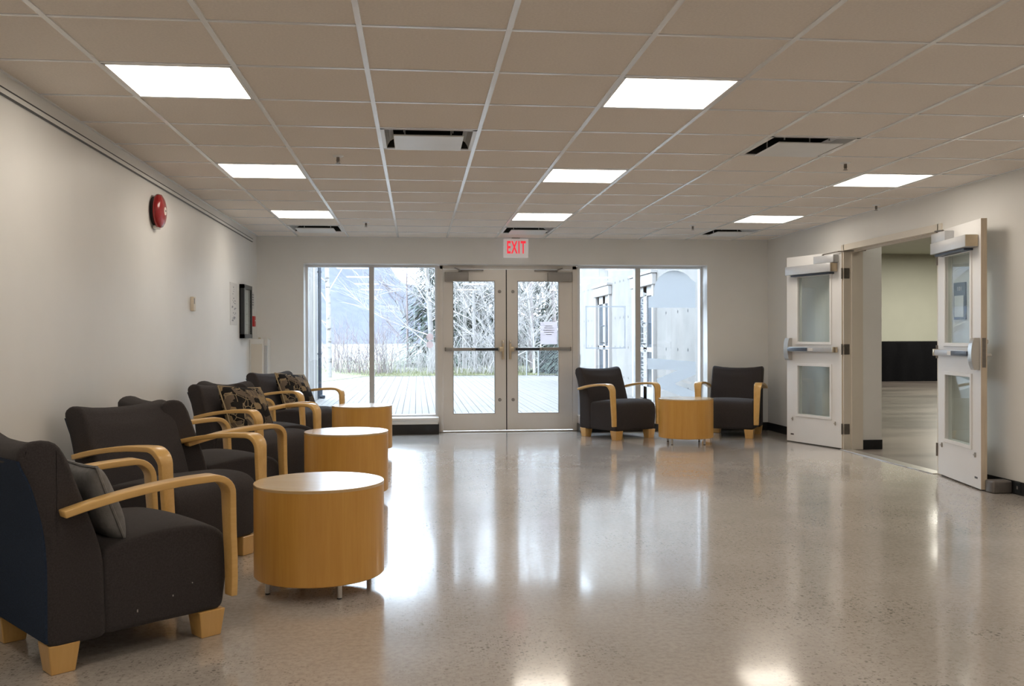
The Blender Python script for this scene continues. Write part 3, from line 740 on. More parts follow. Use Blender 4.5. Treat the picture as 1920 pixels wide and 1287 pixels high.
r = empty('alarm_bell', (XL, 7.17, 2.155))
MB().lathe([(0, 0), (.105, 0), (.108, .02), (.095, .038), (0, .038)], (0, 0, 0), (1, 0, 0), 32).build('back_plate', 'bell_black', r, True)
MB().lathe([(.118, .026), (.126, .030), (.127, .040), (.122, .058), (.10, .071), (.085, .076), (.06, .082), (.03, .085), (0, .086)], (0, 0, 0), (1, 0, 0), 48).build('gong', 'bell_red', r, True, 80)
MB().lathe([(0, .088), (.03, .087), (.03, .083)], (0, 0, 0), (1, 0, 0), 24).build('centre_label', 'label_white', r)
MB().box(.0875, .091, -.008, .008, -.006, .008).build('screw', 'hinge_metal', r)
MB().box(0, .045, -.03, .03, -.135, -.105, .004, 1).build('bracket', 'brushed_steel', r)
tag(r, 'round red fire alarm bell high on the left wall', 'alarm bell')

r = empty('thermostat', (XL, 8.33, 1.505))
MB().box(0, .03, -.04, .04, -.062, .062, .005, 2).build('cover', 'cream_plastic', r, True); MB().box(.029, .032, -.03, -.012, .0, .05).build('slot', 'stop_grey', r)
tag(r, 'small cream thermostat on the left wall', 'thermostat')

r = empty('floor_plan', (XL, 10.19, 1.575))
MB().box(0, .004, -.19, .19, -.225, .225).build('sheet', 'paper', r)
b = MB(); random.seed(8)
for k in range(26):
    z = -.19 + .38 * random.random(); y = -.13 + .22 * random.random(); b.box(.004, .0048, y, y + .02 + .07 * random.random(), z, z + .006 + .012 * random.random())
tag(b.build('print', 'paper_print', r), kind='stuff')
tag(r, 'printed white sheet on the left wall beside the black display case', 'poster')

r = empty('display_case', (XL, 10.785, 1.508))
b = MB(); hy, hz = .255, .30
b.box(0, .012, -hy, hy, -hz, hz); b.box(0, .052, -hy, -hy + .045, -hz, hz); b.box(0, .052, hy - .045, hy, -hz, hz); b.box(0, .052, -hy, hy, -hz, -hz + .045); b.box(0, .052, -hy, hy, hz - .045, hz)
b.build('case_frame', 'case_black', r)
MB().box(.012, .016, -hy + .045, hy - .045, -hz + .045, hz - .045).build('backing', 'paper', r)
b = MB()
for k in range(10): b.box(.016, .0168, -.17 + .12 * (k % 3), -.17 + .12 * (k % 3) + .08, .17 - .04 * k, .18 - .04 * k)
tag(b.build('posted_print', 'paper_print', r), kind='stuff')
MB().box(.040, .044, -hy + .045, hy - .045, -hz + .045, hz - .045).build('glass_pane', 'door_glass', r)
tag(r, 'black framed glazed display case on the left wall near the corner', 'display case')

r = empty('fire_notice', (XL, 11.36, 1.66)); MB().box(0, .004, -.08, .08, -.10, .10).build('sheet', 'paper', r)
b = MB()
for k in range(5): b.box(.004, .0048, -.05, .05, .06 - .03 * k, .075 - .03 * k)
tag(b.build('print', 'paper_print', r), kind='stuff')
tag(r, 'small white notice above the red pull station', 'notice')
r = empty('fire_pull_station', (XL, 11.34, 1.41)); MB().box(0, .035, -.045, .045, -.062, .062, .006, 2).build('housing', 'pull_red', r, True); MB().box(.035, .042, -.03, .03, .0, .016).build('pull_bar', 'label_white', r)
tag(r, 'red fire alarm pull station in the corner beside the display case', 'fire alarm')

r = empty('corner_enclosure', (XL, 11.4, 0))
MB().box(0, .165, -.26, .262, 0, 1.20, .006, 1).build('cabinet_body', 'wall_paint', r)
MB().box(.02, .145, -.266, -.258, .12, 1.14, .002, 1).build('access_panel', 'door_frame_paint', r)
MB().cyl((.09, -.1, 1.2), (.09, -.1, 1.215), .015, n=12).build('vent_cap', 'brass_tint', r)
tag(r, 'tall pale metal enclosure standing in the far left corner', 'cabinet')
r = empty('switch_raceway', (XL + .185, 11.15, 0))
MB().box(-.017, .017, 0, .025, 0, 1.12).build('raceway', 'operator_silver', r); MB().box(-.022, .024, -.01, .03, 1.12, 1.21, .003, 1).build('switch_box', 'sill_white', r); MB().box(-.004, .006, -.016, -.008, 1.15, 1.18).build('toggle', 'label_white', r)
tag(r, 'narrow grey cable raceway topped with a switch box beside the corner enclosure', 'switch')

# ------------------------------------------------------------------ armchairs
def smooth_closed(P, it=2):
    for _ in range(it):
        Q = []
        for a, b_ in zip(P, P[1:] + P[:1]):
            Q.append((a[0] * .75 + b_[0] * .25, a[1] * .75 + b_[1] * .25)); Q.append((a[0] * .25 + b_[0] * .75, a[1] * .25 + b_[1] * .75))
        P = Q
    return P
def loft(prof, w, r, fn=None, steps=4, mids=6):
    """upholstered block: (d,z) profile spread over +-w with soft ends of radius r"""
    n = len(prof); area = sum(prof[i][0] * prof[(i + 1) % n][1] - prof[(i + 1) % n][0] * prof[i][1] for i in range(n))
    sg = 1 if area > 0 else -1
    nor = []
    for i in range(n):
        ax, az = prof[i - 1]; bx_, bz = prof[(i + 1) % n]; tx, tz = bx_ - ax, bz - az; l = sqrt(tx * tx + tz * tz) or 1
        nor.append((sg * tz / l, -sg * tx / l))
    st = []
    for k in range(steps + 1):
        a = pi / 2 * k / steps; st.append((-w + r * (1 - sin(a)) if False else -w + r * (1 - cos(a)), r * (1 - sin(a))))
    st = [(s_, ins) for s_, ins in st]
    mid = [(-w + r + (2 * w - 2 * r) * k / mids, 0) for k in range(1, mids)]
    full = st + mid + [(-s_, ins) for s_, ins in st[::-1]]
    b = MB(); rows = []
    for s_, ins in full:
        row = []
        for (d, z), (nx, nz) in zip(prof, nor):
            q = (d - nx * ins, z - nz * ins)
            if fn: q = fn(q[0], q[1], s_ / w)
            row.append(b.bm.verts.new((q[0], s_, q[1])))
        rows.append(row)
    for A, B in zip(rows, rows[1:]):
        for i in range(n): b.bm.faces.new((A[i], A[(i + 1) % n], B[(i + 1) % n], B[i]))
    caps = [b.bm.faces.new(rows[0][::-1]), b.bm.faces.new(rows[-1])]
    bmesh.ops.triangulate(b.bm, faces=caps)
    return b
def corner_round(P, radii, k=4):
    """polygon with each corner rounded by its radius"""
    out = []; n = len(P)
    for i in range(n):
        p = Vector(P[i]); a = Vector(P[i - 1]) - p; c = Vector(P[(i + 1) % n]) - p; r = radii[i]
        if r <= 0: out.append(tuple(p)); continue
        p0 = p + a.normalized() * min(r, a.length * .49); p1 = p + c.normalized() * min(r, c.length * .49)
        for j in range(k + 1):
            t = j / k; q = p0 * (1 - t) ** 2 + p * 2 * t * (1 - t) + p1 * t * t; out.append(tuple(q))
    return out

def make_chair():
    root = empty('armchair')
    # backrest: upright base, leaning upper, rolled top
    P = [(-.345, .10), (-.345, .40), (-.355, .52), (-.40, .70), (-.452, .790), (-.40, .838), (-.315, .833), (-.275, .775), (-.225, .64), (-.175, .50), (-.145, .40), (-.135, .10)]
    R_ = [.035, .06, .06, .08, .055, .05, .05, .05, .08, .06, .05, .035]
    prof = corner_round(P, R_, 3)
    def sag(d, z, s): return (d + (.012 * (1 - s * s) if d > -.3 and z < .77 else 0), z - (.016 * (1 - s * s) ** 1 if z > .755 else 0) + (.010 * s ** 4 if z > .755 else 0))
    loft(prof, .312, .022, sag).build('backrest', 'fabric_charcoal', root, True, 50)
    b = MB(); q = [(-.349, .12), (-.349, .38), (-.353, .47), (-.363, .545), (-.381, .62), (-.402, .69), (-.425, .735), (-.443, .775)]; rows = []
    for d, z in q: rows.append([b.bm.verts.new((d, -.302 + .604 * k / 6, z)) for k in range(7)])
    for A, B in zip(rows, rows[1:]):
        for k in range(6): b.bm.faces.new((A[k], A[k + 1], B[k + 1], B[k]))
    ex = bmesh.ops.extrude_face_region(b.bm, geom=b.bm.faces[:])
    for v in [g_ for g_ in ex['geom'] if isinstance(g_, bmesh.types.BMVert)]: v.co.x += .012
    b.build('outer_back', 'fabric_navy', root, True, 50)
    # seat
    P = [(-.15, .105), (-.15, .425), (.10, .462), (.27, .455), (.352, .41), (.362, .30), (.335, .105)]
    prof = corner_round(P, [.035, .04, .1, .07, .07, .06, .035], 4)
    def crown(d, z, s): return (d, z + (.012 * (1 - s * s) if z > .36 else 0))
    loft(prof, .305, .028, crown).build('seat', 'fabric_charcoal', root, True, 50)
    # bent ply arms
    path = []
    for k in range(9):
        t = k / 8; d = -.305 + .555 * t; path.append((d, .580 + .070 * (1 - (1 - t) ** 2)))
    for k in range(1, 8):
        a = pi / 2 * (1 - k / 7); path.append((.25 + .073 * cos(a) + .009 * (k / 7), .577 + .073 * sin(a)))
    path += [(.335, .50), (.338, .44), (.344, .33), (.347, .24), (.346, .165)]
    n = len(path)
    for side in (-1, 1):
        b = MB(); th = .027; rows = []
        for i, (d, z) in enumerate(path):
            a, c = path[max(0, i - 1)], path[min(n - 1, i + 1)]; tx, tz = c[0] - a[0], c[1] - a[1]; l = sqrt(tx * tx + tz * tz); nx, nz = -tz / l, tx / l
            f = i / (n - 1); wd = .062 + .026 * min(1, f / .45) if f < .62 else .088 - .030 * (f - .62) / .38
            s0 = side * .313; s1 = side * (.313 + wd)
            h = th / 2
            rows.append([b.bm.verts.new((d + nx * h, s0, z + nz * h)), b.bm.verts.new((d + nx * h, s1, z + nz * h)), b.bm.verts.new((d - nx * h, s1, z - nz * h)), b.bm.verts.new((d - nx * h, s0, z - nz * h))])
        for A, B in zip(rows, rows[1:]):
            for k in range(4): b.bm.faces.new((A[k], A[(k + 1) % 4], B[(k + 1) % 4], B[k]))
        b.bm.faces.new(rows[0]); b.bm.faces.new(rows[-1][::-1])
        bmesh.ops.recalc_face_normals(b.bm, faces=b.bm.faces[:])
        es = [e_ for e_ in b.bm.edges if len(e_.link_faces) == 2 and e_.calc_face_angle(0) > 1.0]
        bmesh.ops.bevel(b.bm, geom=es, offset=.004, segments=2, affect='EDGES', profile=.5)
        b.build('armrest', 'maple_arm', root, True, 50)
    for sd in (-.285, .285):
        for ss in (-.253, .253):
            b = MB(); tp, bt = .055, .042
            q = [[b.bm.verts.new((sd + sx * h_, ss + sy * h_, z)) for sx, sy in ((-1, -1), (1, -1), (1, 1), (-1, 1))] for h_, z in ((bt, 0), (tp, .108))]
            b.bm.faces.new(q[0][::-1]); b.bm.faces.new(q[1])
            for k in range(4): b.bm.faces.new((q[0][k], q[0][(k + 1) % 4], q[1][(k + 1) % 4], q[1][k]))
            bmesh.ops.bevel(b.bm, geom=b.bm.edges[:], offset=.003, segments=1, affect='EDGES')
            b.build('leg', 'maple_leg', root)
    return root
chair0 = make_chair()
CH = [(-1.234, 3.878, 40, 'nearest dark armchair, seen from behind, holding the grey pillow', 'L'),
      (-1.345, 5.225, -31, 'second dark armchair from the viewer, facing the nearest drum table', 'L'),
      (-1.335, 6.08, 40, 'third dark armchair along the left wall, turned toward the windows', 'L'),
      (-1.285, 7.64, -32, 'dark armchair holding the patterned pillow nearest the viewer', 'L'),
      (-1.345, 8.18, 40, 'fifth dark armchair along the left wall, mostly hidden behind the pillow', 'L'),
      (-1.285, 10.19, -31, 'last dark armchair of the left row, by the window, with a patterned pillow', 'L'),
      (2.415, 11.07, -62, 'dark armchair just right of the entrance doors, beside the far drum table', 'R'),
      (3.855, 11.07, -120, 'dark armchair in the far right corner beside the open door', 'R')]
for k, (x, y, a, lab, g) in enumerate(CH):
    c = chair0 if k == 0 else copy_tree(chair0)
    c.location = (x, y, 0); c.rotation_euler = (0, 0, radians(a))
    tag(c, lab, 'armchair', 'dark upholstered armchairs with bent wood arms')
# lint marks on the nearest chair
b = MB()
for d, z, q in ((.12, .20, .003), (.20, .235, .002), (-.02, .17, .005)): b.box(d - .002, d + .002, -.3065, -.3045, z - q, z + q)
tag(b.build('lint_marks', 'lint', chair0), kind='stuff')

# pillows
def pillow(name, sz, th, mat, piping, loc, yaw, tilt, roll, label, group):
    r = empty(name, loc); b = MB(); n = 22; h = sz / 2
    def pt(i, j, sgn):
        u, v = -1 + 2 * i / n, -1 + 2 * j / n
        pin = 1 - .10 * (1 - abs(u * v)) * (abs(u) ** 3 + abs(v) ** 3) * .5
        t_ = (max(0, 1 - u ** 4) * max(0, 1 - v ** 4)) ** .55
        wr = 1 + .07 * sin(5 * u + 3 * v) * t_
        return (sgn * th * t_ * wr, u * h * pin, v * h * pin)
    G = {}
    for sgn in (1, -1):
        for i in range(n + 1):
            for j in range(n + 1):
                edge = i in (0, n) or j in (0, n)
                if edge and (i, j, 1) in G: G[(i, j, sgn)] = G[(i, j, 1)]
                else: G[(i, j, sgn)] = b.bm.verts.new(pt(i, j, sgn))
        for i in range(n):
            for j in range(n): b.bm.faces.new((G[(i, j, sgn)], G[(i + 1, j, sgn)], G[(i + 1, j + 1, sgn)], G[(i, j + 1, sgn)]))
    b.build('cover', mat, r, True, 80)
    loop = [pt(i, 0, 1) for i in range(n)] + [pt(n, j, 1) for j in range(n)] + [pt(n - i, n, 1) for i in range(n)] + [pt(0, n - j, 1) for j in range(n)]
    MB().tube(loop + loop[:1], .006, 6).build('piping', piping, r, True)
    r.rotation_mode = 'XYZ'
    r.rotation_euler = (Matrix.Rotation(radians(yaw), 3, 'Z') @ Matrix.Rotation(radians(tilt), 3, 'Y') @ Matrix.Rotation(radians(roll), 3, 'X')).to_euler()
    return tag(r, label, 'pillow', group)
def on_chair(k, d, s, z):
    x, y, a = CH[k][:3]; a = radians(a); return (x + cos(a) * d - sin(a) * s, y + sin(a) * d + cos(a) * s, z)
pillow('throw_pillow', .31, .05, 'pillow_grey', 'pillow_grey', on_chair(0, -.095, -.10, .575), 40, -20, 0, 'plain grey throw pillow leaning on the nearest armchair', 'throw pillows')
pillow('throw_pillow', .47, .085, 'pillow_pattern', 'pillow_piping', on_chair(3, -.065, -.03, .60), -32, -26, -5, 'black and tan patterned throw pillow on the fourth armchair', 'throw pillows')
pillow('throw_pillow', .48, .085, 'pillow_pattern', 'pillow_piping', on_chair(5, -.065, .07, .60), -31, -26, -5, 'black and tan patterned throw pillow by the window, farthest away', 'throw pillows')

# ------------------------------------------------------------------ drum tables
def make_table():
    r = empty('drum_table')
    R_ = .308
    MB().lathe([(0, .072), (R_ - .004, .072), (R_, .076), (R_, .497), (0, .497)], (0, 0, 0), (0, 0, 1), 96).build('drum', 'maple_side', r, True)
    MB().lathe([(0, .497), (R_, .497), (R_ + .001, .500), (R_ + .001, .509), (R_ - .001, .511), (0, .511)], (0, 0, 0), (0, 0, 1), 96).build('table_top', 'maple_top', r, True)
    for k in range(4):
        a = pi / 4 + k * pi / 2; x, y = .255 * cos(a), .255 * sin(a)
        lg = MB().cyl((x, y, .006), (x, y, .074), .0125, n=16).build('leg', 'brushed_steel', r, True); MB().cyl((x, y, 0), (x, y, .006), .011, n=12).build('glide', 'rubber_base', lg)
    return r
t0 = make_table()
TB = [(-.470, 4.555, -19, 'nearest maple drum table, in front of the first two armchairs'), (-.524, 7.01, -10, 'second maple drum table along the left row'),
      (-.565, 9.72, 0, 'third maple drum table, before the left window'), (3.045, 10.32, -8, 'maple drum table between the two armchairs at the far right')]
for k, (x, y, a, lab) in enumerate(TB):
    t_ = t0 if k == 0 else copy_tree(t0)
    t_.location = (x, y, 0); t_.rotation_euler = (0, 0, radians(a)); tag(t_, lab, 'table', 'round maple drum tables')

# ------------------------------------------------------------------ courtyard outside
struct(box('ground', 'ground', -60, 60, YB + .35, 130, -.6, -.14), 'rough ground beyond the patio')
patio = struct(box('patio', 'paver_joint', -1.97, 4.44, YB + .35, 30.2, -.14, -.012), 'brick-paved patio outside the entrance')
PW = .107
def add_paver(V, F, x, y, wide):
    k = len(V); w2, l2 = (PW if wide else PW / 2) - .0035, PW / 2 - .0035
    V += [(x - w2, y - l2, -.012), (x + w2, y - l2, -.012), (x + w2, y + l2, -.012), (x - w2, y + l2, -.012), (x - w2 + .003, y - l2 + .003, 0), (x + w2 - .003, y - l2 + .003, 0), (x + w2 - .003, y + l2 - .003, 0), (x - w2 + .003, y + l2 - .003, 0)]
    F += [(k + 4, k + 5, k + 6, k + 7), (k, k + 1, k + 5, k + 4), (k + 1, k + 2, k + 6, k + 5), (k + 2, k + 3, k + 7, k + 6), (k + 3, k, k + 4, k + 7)]
struct(box('patio_side', 'paver_joint', -7, -1.97, 19.1, 30.2, -.14, -.012), 'brick-paved patio beyond the left wing')
spots = []
for i in range(-23, 30):
    y = 12.2 if i >= 0 else 19.2
    x = -1.95 + (i + .5) * 2 * PW; j = 0
    while y + PW < 30.15:
        if j % 2: spots += [(x - PW / 2, y + PW / 2, False), (x + PW / 2, y + PW / 2, False)]
        else: spots.append((x, y + PW / 2, True))
        y += PW; j += 1
near = sorted([s_ for s_ in spots if s_[1] > 14.25 and -1.2 < s_[0] < 3.9], key=lambda s_: s_[1])[:300]
ns = set(near); pav_me = {}; bV, bF = [], []
for (x, y, wide) in near:
    if wide not in pav_me:
        V, F = [], []; add_paver(V, F, 0, 0, wide); m_ = bpy.data.meshes.new('paver'); m_.from_pydata(V, [], F); m_.materials.append(MATS['paver']); pav_me[wide] = m_
    o = bpy.data.objects.new('paver', pav_me[wide]); COL.objects.link(o); o.parent = patio; o.location = (x, y, 0)
for s_ in spots:
    if s_ not in ns: add_paver(bV, bF, *s_)
me = bpy.data.meshes.new('paver_field'); me.from_pydata(bV, [], bF); me.materials.append(MATS['paver'])
o = bpy.data.objects.new('paver_field', me); COL.objects.link(o); o.parent = patio; tag(o, kind='stuff')

# grass bank at the far edge of the patio
random.seed(2)
b = MB(); V, F = [], []
G_ = 72
for i in range(G_ + 1):
    for j in range(7):
        x = -9 + 22 * i / G_; y0_ = 30.1 if x > -1.6 else max(22, 30.1 + (x + 1.6) * 3.6); y = y0_ + j * (44 - y0_) / 6; z = .015 + .03 * j + .04 * random.random() if j else .008
        V.append((x, y, z))
for i in range(G_):
    for j in range(6): k = i * 7 + j; F.append((k, k + 7, k + 8, k + 1))
me = bpy.data.meshes.new('grass_bank'); me.from_pydata(V, [], F); me.materials.append(MATS['grass'])
g = bpy.data.objects.new('grass_bank', me); COL.objects.link(g); struct(g, 'mown grass verge along the far edge of the patio')
V, F = [], []
for k in range(5000):
    x = -3.4 + 7.6 * random.random(); y = 30.15 + 3.5 * random.random() ** 1.6; h = .05 + .1 * random.random(); a = random.random() * pi; z = -.04 + (y - 30.1) * .023
    dx, dy = .012 * cos(a), .012 * sin(a); q = len(V); V += [(x - dx, y - dy, z), (x + dx, y + dy, z), (x + .05 * (random.random() - .5), y, z + h)]; F.append((q, q + 1, q + 2))
me = bpy.data.meshes.new('grass_blades'); me.from_pydata(V, [], F); me.materials.append(MATS['grass'])
o = bpy.data.objects.new('grass_blades', me); COL.objects.link(o); o.parent = g; tag(o, kind='stuff')

# building wings either side
wing = struct(empty('wall_wing_left', (-2.0, 15.5, 0)), 'pale concrete wall of the left wing outside the window')
def wb(nm, mat, par, x0, x1, y0, y1, z0, z1, bev=0.0): return rel(MB().box(x0, x1, y0, y1, z0, z1, bev, 1).build(nm, mat), par)
wb('concrete_wall', 'concrete', wing, -2.6, -1.98, YB + .3, 18.1, -.2, 5)
wb('corner_strip', 'exterior_white', wing, -2.1, -1.97, 18.1, 18.35, -.2, 5); wb('corner_pier', 'concrete', wing, -2.6, -1.985, 18.35, 18.95, -.2, 5)
dp = empty('downspout', (-1.95, 19.02, 0))
rel(MB().cyl((-1.95, 19.02, .1), (-1.95, 19.02, 5), .038, n=16).build('pipe', 'pipe_black', None, True), dp)
rel(MB().cyl((-1.95, 19.02, .0), (-1.95, 19.02, .17), .058, n=16).cyl((-1.95, 19.02, .06), (-1.86, 18.94, .03), .04, n=12).build('shoe', 'pipe_black', None, True), dp)
for z in (.9, 2.55): rel(MB().cyl((-1.95, 19.02, z - .015), (-1.95, 19.02, z + .015), .047, n=16).box(-2.0, -1.95, 18.98, 19.0, z - .012, z + .012).build('bracket', 'pipe_black'), dp)
tag(dp, 'black downspout on the corner of the left wing outside', 'downspout')

EX = 4.45
wing2 = struct(empty('wall_wing_right', (EX, 19.5, 0)), 'pale concrete wall of the right wing with two glazed exits')
DOORS = [(17.05, 18.65), (21.05, 22.65)]
ys = [YB + .3, DOORS[0][0], DOORS[0][1], DOORS[1][0], DOORS[1][1], 27.0]
for k in (0, 2, 4): wb('concrete_wall', 'concrete', wing2, EX, EX + .25, ys[k], ys[k + 1], -.2, 5.2)
for d_ in DOORS: wb('concrete_lintel', 'concrete', wing2, EX, EX + .25, d_[0], d_[1], 2.35, 5.2)
b = MB()
for y in [14.3, 14.95, 15.55, 16.3, 19.3, 19.75, 20.1, 20.6, 23.4, 23.9, 24.5, 25.2, 25.8]:
    for z in (.35, 1.0, 1.65, 2.45, 3.1, 3.75): b.cyl((EX - .001, y, z), (EX + .01, y, z), .03, n=8)
rel(tag(b.build('tie_hole', 'concrete_hole'), kind='stuff'), wing2)
for y in (18.55, 21.4, 22.4): wb('wall_joint', 'concrete_hole', wing2, EX - .002, EX + .01, y - .008, y + .008, 2.55, 5.2)
wb('wall_box', 'exterior_metal', wing2, EX - .05, EX, 25.1, 25.3, .5, .75)
for k, (y0, y1) in enumerate(DOORS):
    r = struct(empty('door_%d' % (5 + k), (EX, (y0 + y1) / 2, 0)), ['near glazed double exit in the right wing outside', 'far glazed double exit in the right wing outside'][k])
    wb('header', 'exterior_white', r, EX - .09, EX, y0 - .1, y1 + .1, 2.2, 2.42, .01); wb('header_cap', 'exterior_white', r, EX - .12, EX, y0 - .13, y1 + .13, 2.42, 2.47)
    wb('jamb', 'exterior_white', r, EX - .06, EX + .1, y0 - .06, y0 + .06, 0, 2.2); wb('jamb', 'exterior_white', r, EX - .06, EX + .1, y1 - .06, y1 + .06, 0, 2.2)
    ym = (y0 + y1) / 2
    for a0, a1 in ((y0 + .06, ym - .01), (ym + .01, y1 - .06)):
        b = MB().box(EX, EX + .05, a0, a0 + .12, .02, 2.2).box(EX, EX + .05, a1 - .12, a1, .02, 2.2).box(EX, EX + .05, a0, a1, .02, .25).box(EX, EX + .05, a0, a1, 2.02, 2.2).box(EX, EX + .05, a0, a1, .93, 1.02)
        lf = rel(b.build('leaf', 'exterior_white'), r)
        wb('glass_pane', 'exterior_glass', r, EX + .02, EX + .03, a0 + .12, a1 - .12, .25, .93); wb('glass_pane', 'exterior_glass', r, EX + .02, EX + .03, a0 + .12, a1 - .12, 1.02, 2.02)
        yh = a1 - .06 if a0 < ym - .1 else a0 + .06
        rel(MB().tube([(EX, yh, 1.08), (EX - .07, yh, 1.1), (EX - .07, yh, 1.48), (EX, yh, 1.5)], .013, 8).build('pull_handle', 'exterior_metal'), r)
wl = empty('wall_lamp', (EX, 21.8, 3.02))
MB().lathe([(0, 0), (.16, 0), (.16, .08), (.13, .17), (.07, .22), (0, .23)], (-.16, 0, .12), (0, 0, -1), 24).build('shade', 'exterior_metal', wl, True); MB().box(-.06, 0, -.06, .06, .0, .14).build('bracket', 'exterior_metal', wl)
tag(wl, 'grey dome wall lamp above the far outdoor exit', 'lamp')
cam_o = empty('wall_junction', (EX, 13.62, 2.42))
MB().box(-.06, 0, -.05, .05, -.09, .09, .006, 1).build('junction_box', 'exterior_white', cam_o); MB().cyl((-.03, 0, -.09), (-.03, 0, -2.4), .012, n=8).build('conduit', 'exterior_metal', cam_o)
tag(cam_o, 'white junction box with conduit on the right wing wall outside', 'junction box')

# distant hillside
V, F = [], []
def ridge(x): return 20 + max(0, (6 - x)) * .95 + 3 * sin(x * .11) + 1.6 * sin(x * .37 + 1) if x < 6 else 20 - min(8, (x - 6) * .22) + 1.5 * sin(x * .21)
NXH, NZ = 160, 14
for i in range(NXH + 1):
    x = -110 + 260 * i / NXH; hh = min(ridge(x), 95)
    for j in range(NZ + 1):
        t_ = j / NZ; V.append((x, 300 + 150 * t_, -6 + (hh + 6) * t_))
for i in range(NXH):
    for j in range(NZ): k = i * (NZ + 1) + j; F.append((k, k + NZ + 1, k + NZ + 2, k + 1))
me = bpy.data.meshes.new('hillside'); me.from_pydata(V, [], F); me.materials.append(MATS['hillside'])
for p in me.polygons: p.use_smooth = True
hl = bpy.data.objects.new('hillside', me); COL.objects.link(hl); struct(hl, 'steep wooded mountainside beyond the trees, blue-grey haze painted into its colour')
struct(box('ground_far', 'ground', -300, 300, 130, 460, -8, -.5), 'valley floor below the mountainside')

# --- trees
def ring_tube(V, F, pts, rad, n):
    base = None
    for i, (p, r_) in enumerate(zip(pts, rad)):
        a = pts[max(0, i - 1)]; c = pts[min(len(pts) - 1, i + 1)]; d = (c - a).normalized(); u = d.orthogonal().normalized(); v = d.cross(u)
        k = len(V)
        for q in range(n): V.append(tuple(p + (u * cos(2 * pi * q / n) + v * sin(2 * pi * q / n)) * r_))
        if base is not None:
            for q in range(n): F.append((base + q, base + (q + 1) % n, k + (q + 1) % n, k + q))
        base = k
def mesh_part(name, V, F, mat, parent, kind=None):
    me = bpy.data.meshes.new(name); me.from_pydata(V, [], F); me.materials.append(MATS[mat])
    for p in me.polygons: p.use_smooth = True
    o = bpy.data.objects.new(name, me); COL.objects.link(o); o.parent = parent
    if kind: o['kind'] = kind
    return o
def grow(rnd, p, d, L, r, seg, wob, up):
    pts, rad = [p.copy()], [r]
    for k in range(seg):
        d = (d + Vector((rnd.uniform(-wob, wob), rnd.uniform(-wob, wob), rnd.uniform(-wob, wob) + up))).normalized()
        p = p + d * (L / seg); pts.append(p.copy()); rad.append(r * (1 - .8 * (k + 1) / seg))
    return pts, rad
def bare_tree(name, loc, h, r0, seed, nbr, ntw, bark, twig, label, group, lean=(0, 0), low=.15, droop=.0, tw=.0085, spread=1.0):
    rnd = random.Random(seed); root = empty(name, loc)
    V, F = [], []; pts, rad = grow(rnd, Vector((0, 0, 0)), Vector((lean[0], lean[1], 1)).normalized(), h, r0, 10, .05, .03)
    ring_tube(V, F, pts, rad, 10); mesh_part('trunk', V, F, bark, root)
    V, F, TV, TF = [], [], [], []
    for k in range(nbr):
        t_ = low + (1 - low) * (k + rnd.random()) / nbr; f = t_ * 10; i = min(9, int(f)); p = pts[i].lerp(pts[i + 1], f - i)
        a = rnd.uniform(0, 2 * pi); L = h * (.16 + .30 * (1 - t_)) * rnd.uniform(.7, 1.2) * spread
        d = Vector((cos(a), sin(a), rnd.uniform(.35, 1.1))).normalized()
        bp, br = grow(rnd, p, d, L, max(.007, rad[i] * .24), 6, .14, .06 - droop); ring_tube(V, F, bp, br, 5)
        for m in range(ntw):
            q = rnd.uniform(.15, 1); ii = min(5, int(q * 6)); tp = bp[ii].lerp(bp[ii + 1], q * 6 - ii)
            dd = ((bp[ii + 1] - bp[ii]).normalized() + Vector((rnd.uniform(-1, 1), rnd.uniform(-1, 1), rnd.uniform(-.5, .8))) * .9).normalized()
            tp_, tr_ = grow(rnd, tp, dd, L * rnd.uniform(.2, .5), tw * rnd.uniform(.6, 1.1), 4, .22, .02 - droop); ring_tube(TV, TF, tp_, tr_, 3)
    mesh_part('branches', V, F, twig, root); mesh_part('twigs', TV, TF, twig, root, 'stuff')
    return tag(root, label, 'tree', group)
G1 = 'bare trees beyond the patio'
bare_tree('birch_tree', (-2.62, 28.3, -.1), 11, .085, 11, 24, 12, 'birch_bark', 'twig_pale', 'white-barked bare birch nearest the left window edge', G1, (.0, 0), .12, tw=.008, spread=1.2)
bare_tree('birch_tree', (.55, 33.5, -.1), 12, .11, 12, 44, 26, 'birch_bark', 'twig_pale', 'bare birch seen in the middle of the left window', G1, (-.02, 0), .08)
bare_tree('birch_tree', (1.75, 34.5, -.1), 11, .085, 13, 44, 26, 'birch_bark', 'twig_pale', 'bare birch seen beside the left door frame', G1, (.02, 0), .08)
bare_tree('birch_tree', (2.05, 32.0, -.1), 10, .075, 14, 46, 28, 'birch_bark', 'twig_pale', 'bare birch seen through the left side of the left door', G1, (-.03, 0), .06)
bare_tree('birch_tree', (3.15, 33.0, -.1), 11, .085, 15, 46, 28, 'birch_bark', 'twig_pale', 'bare birch seen through the right side of the left door', G1, (.0, 0), .06)
bare_tree('bare_tree', (4.35, 35.0, -.1), 11, .11, 16, 50, 32, 'twig_brown', 'twig_pale', 'dark-trunked bare tree seen through the right door', G1, (.0, 0), .08)
bare_tree('bare_tree', (-.35, 36.0, -.1), 7, .05, 17, 30, 18, 'twig_brown', 'twig_brown', 'slim brown bare tree beside the left window mullion', G1, (.0, 0), .08)
bare_tree('bare_tree', (5.6, 37.0, -.1), 11, .10, 18, 50, 32, 'twig_brown', 'twig_pale', 'bare tree standing behind the chain-link fence', G1, (.0, 0), .08)
bare_tree('bare_tree', (2.6, 39.0, -.1), 12, .10, 19, 50, 32, 'twig_brown', 'twig_pale', 'bare tree deep in the thicket behind the door birches', G1, (.0, 0), .06)
bare_tree('bare_tree', (1.0, 40.0, -.1), 11, .09, 20, 50, 32, 'twig_brown', 'twig_pale', 'bare tree deep in the thicket behind the left window birches', G1, (.0, 0), .06)
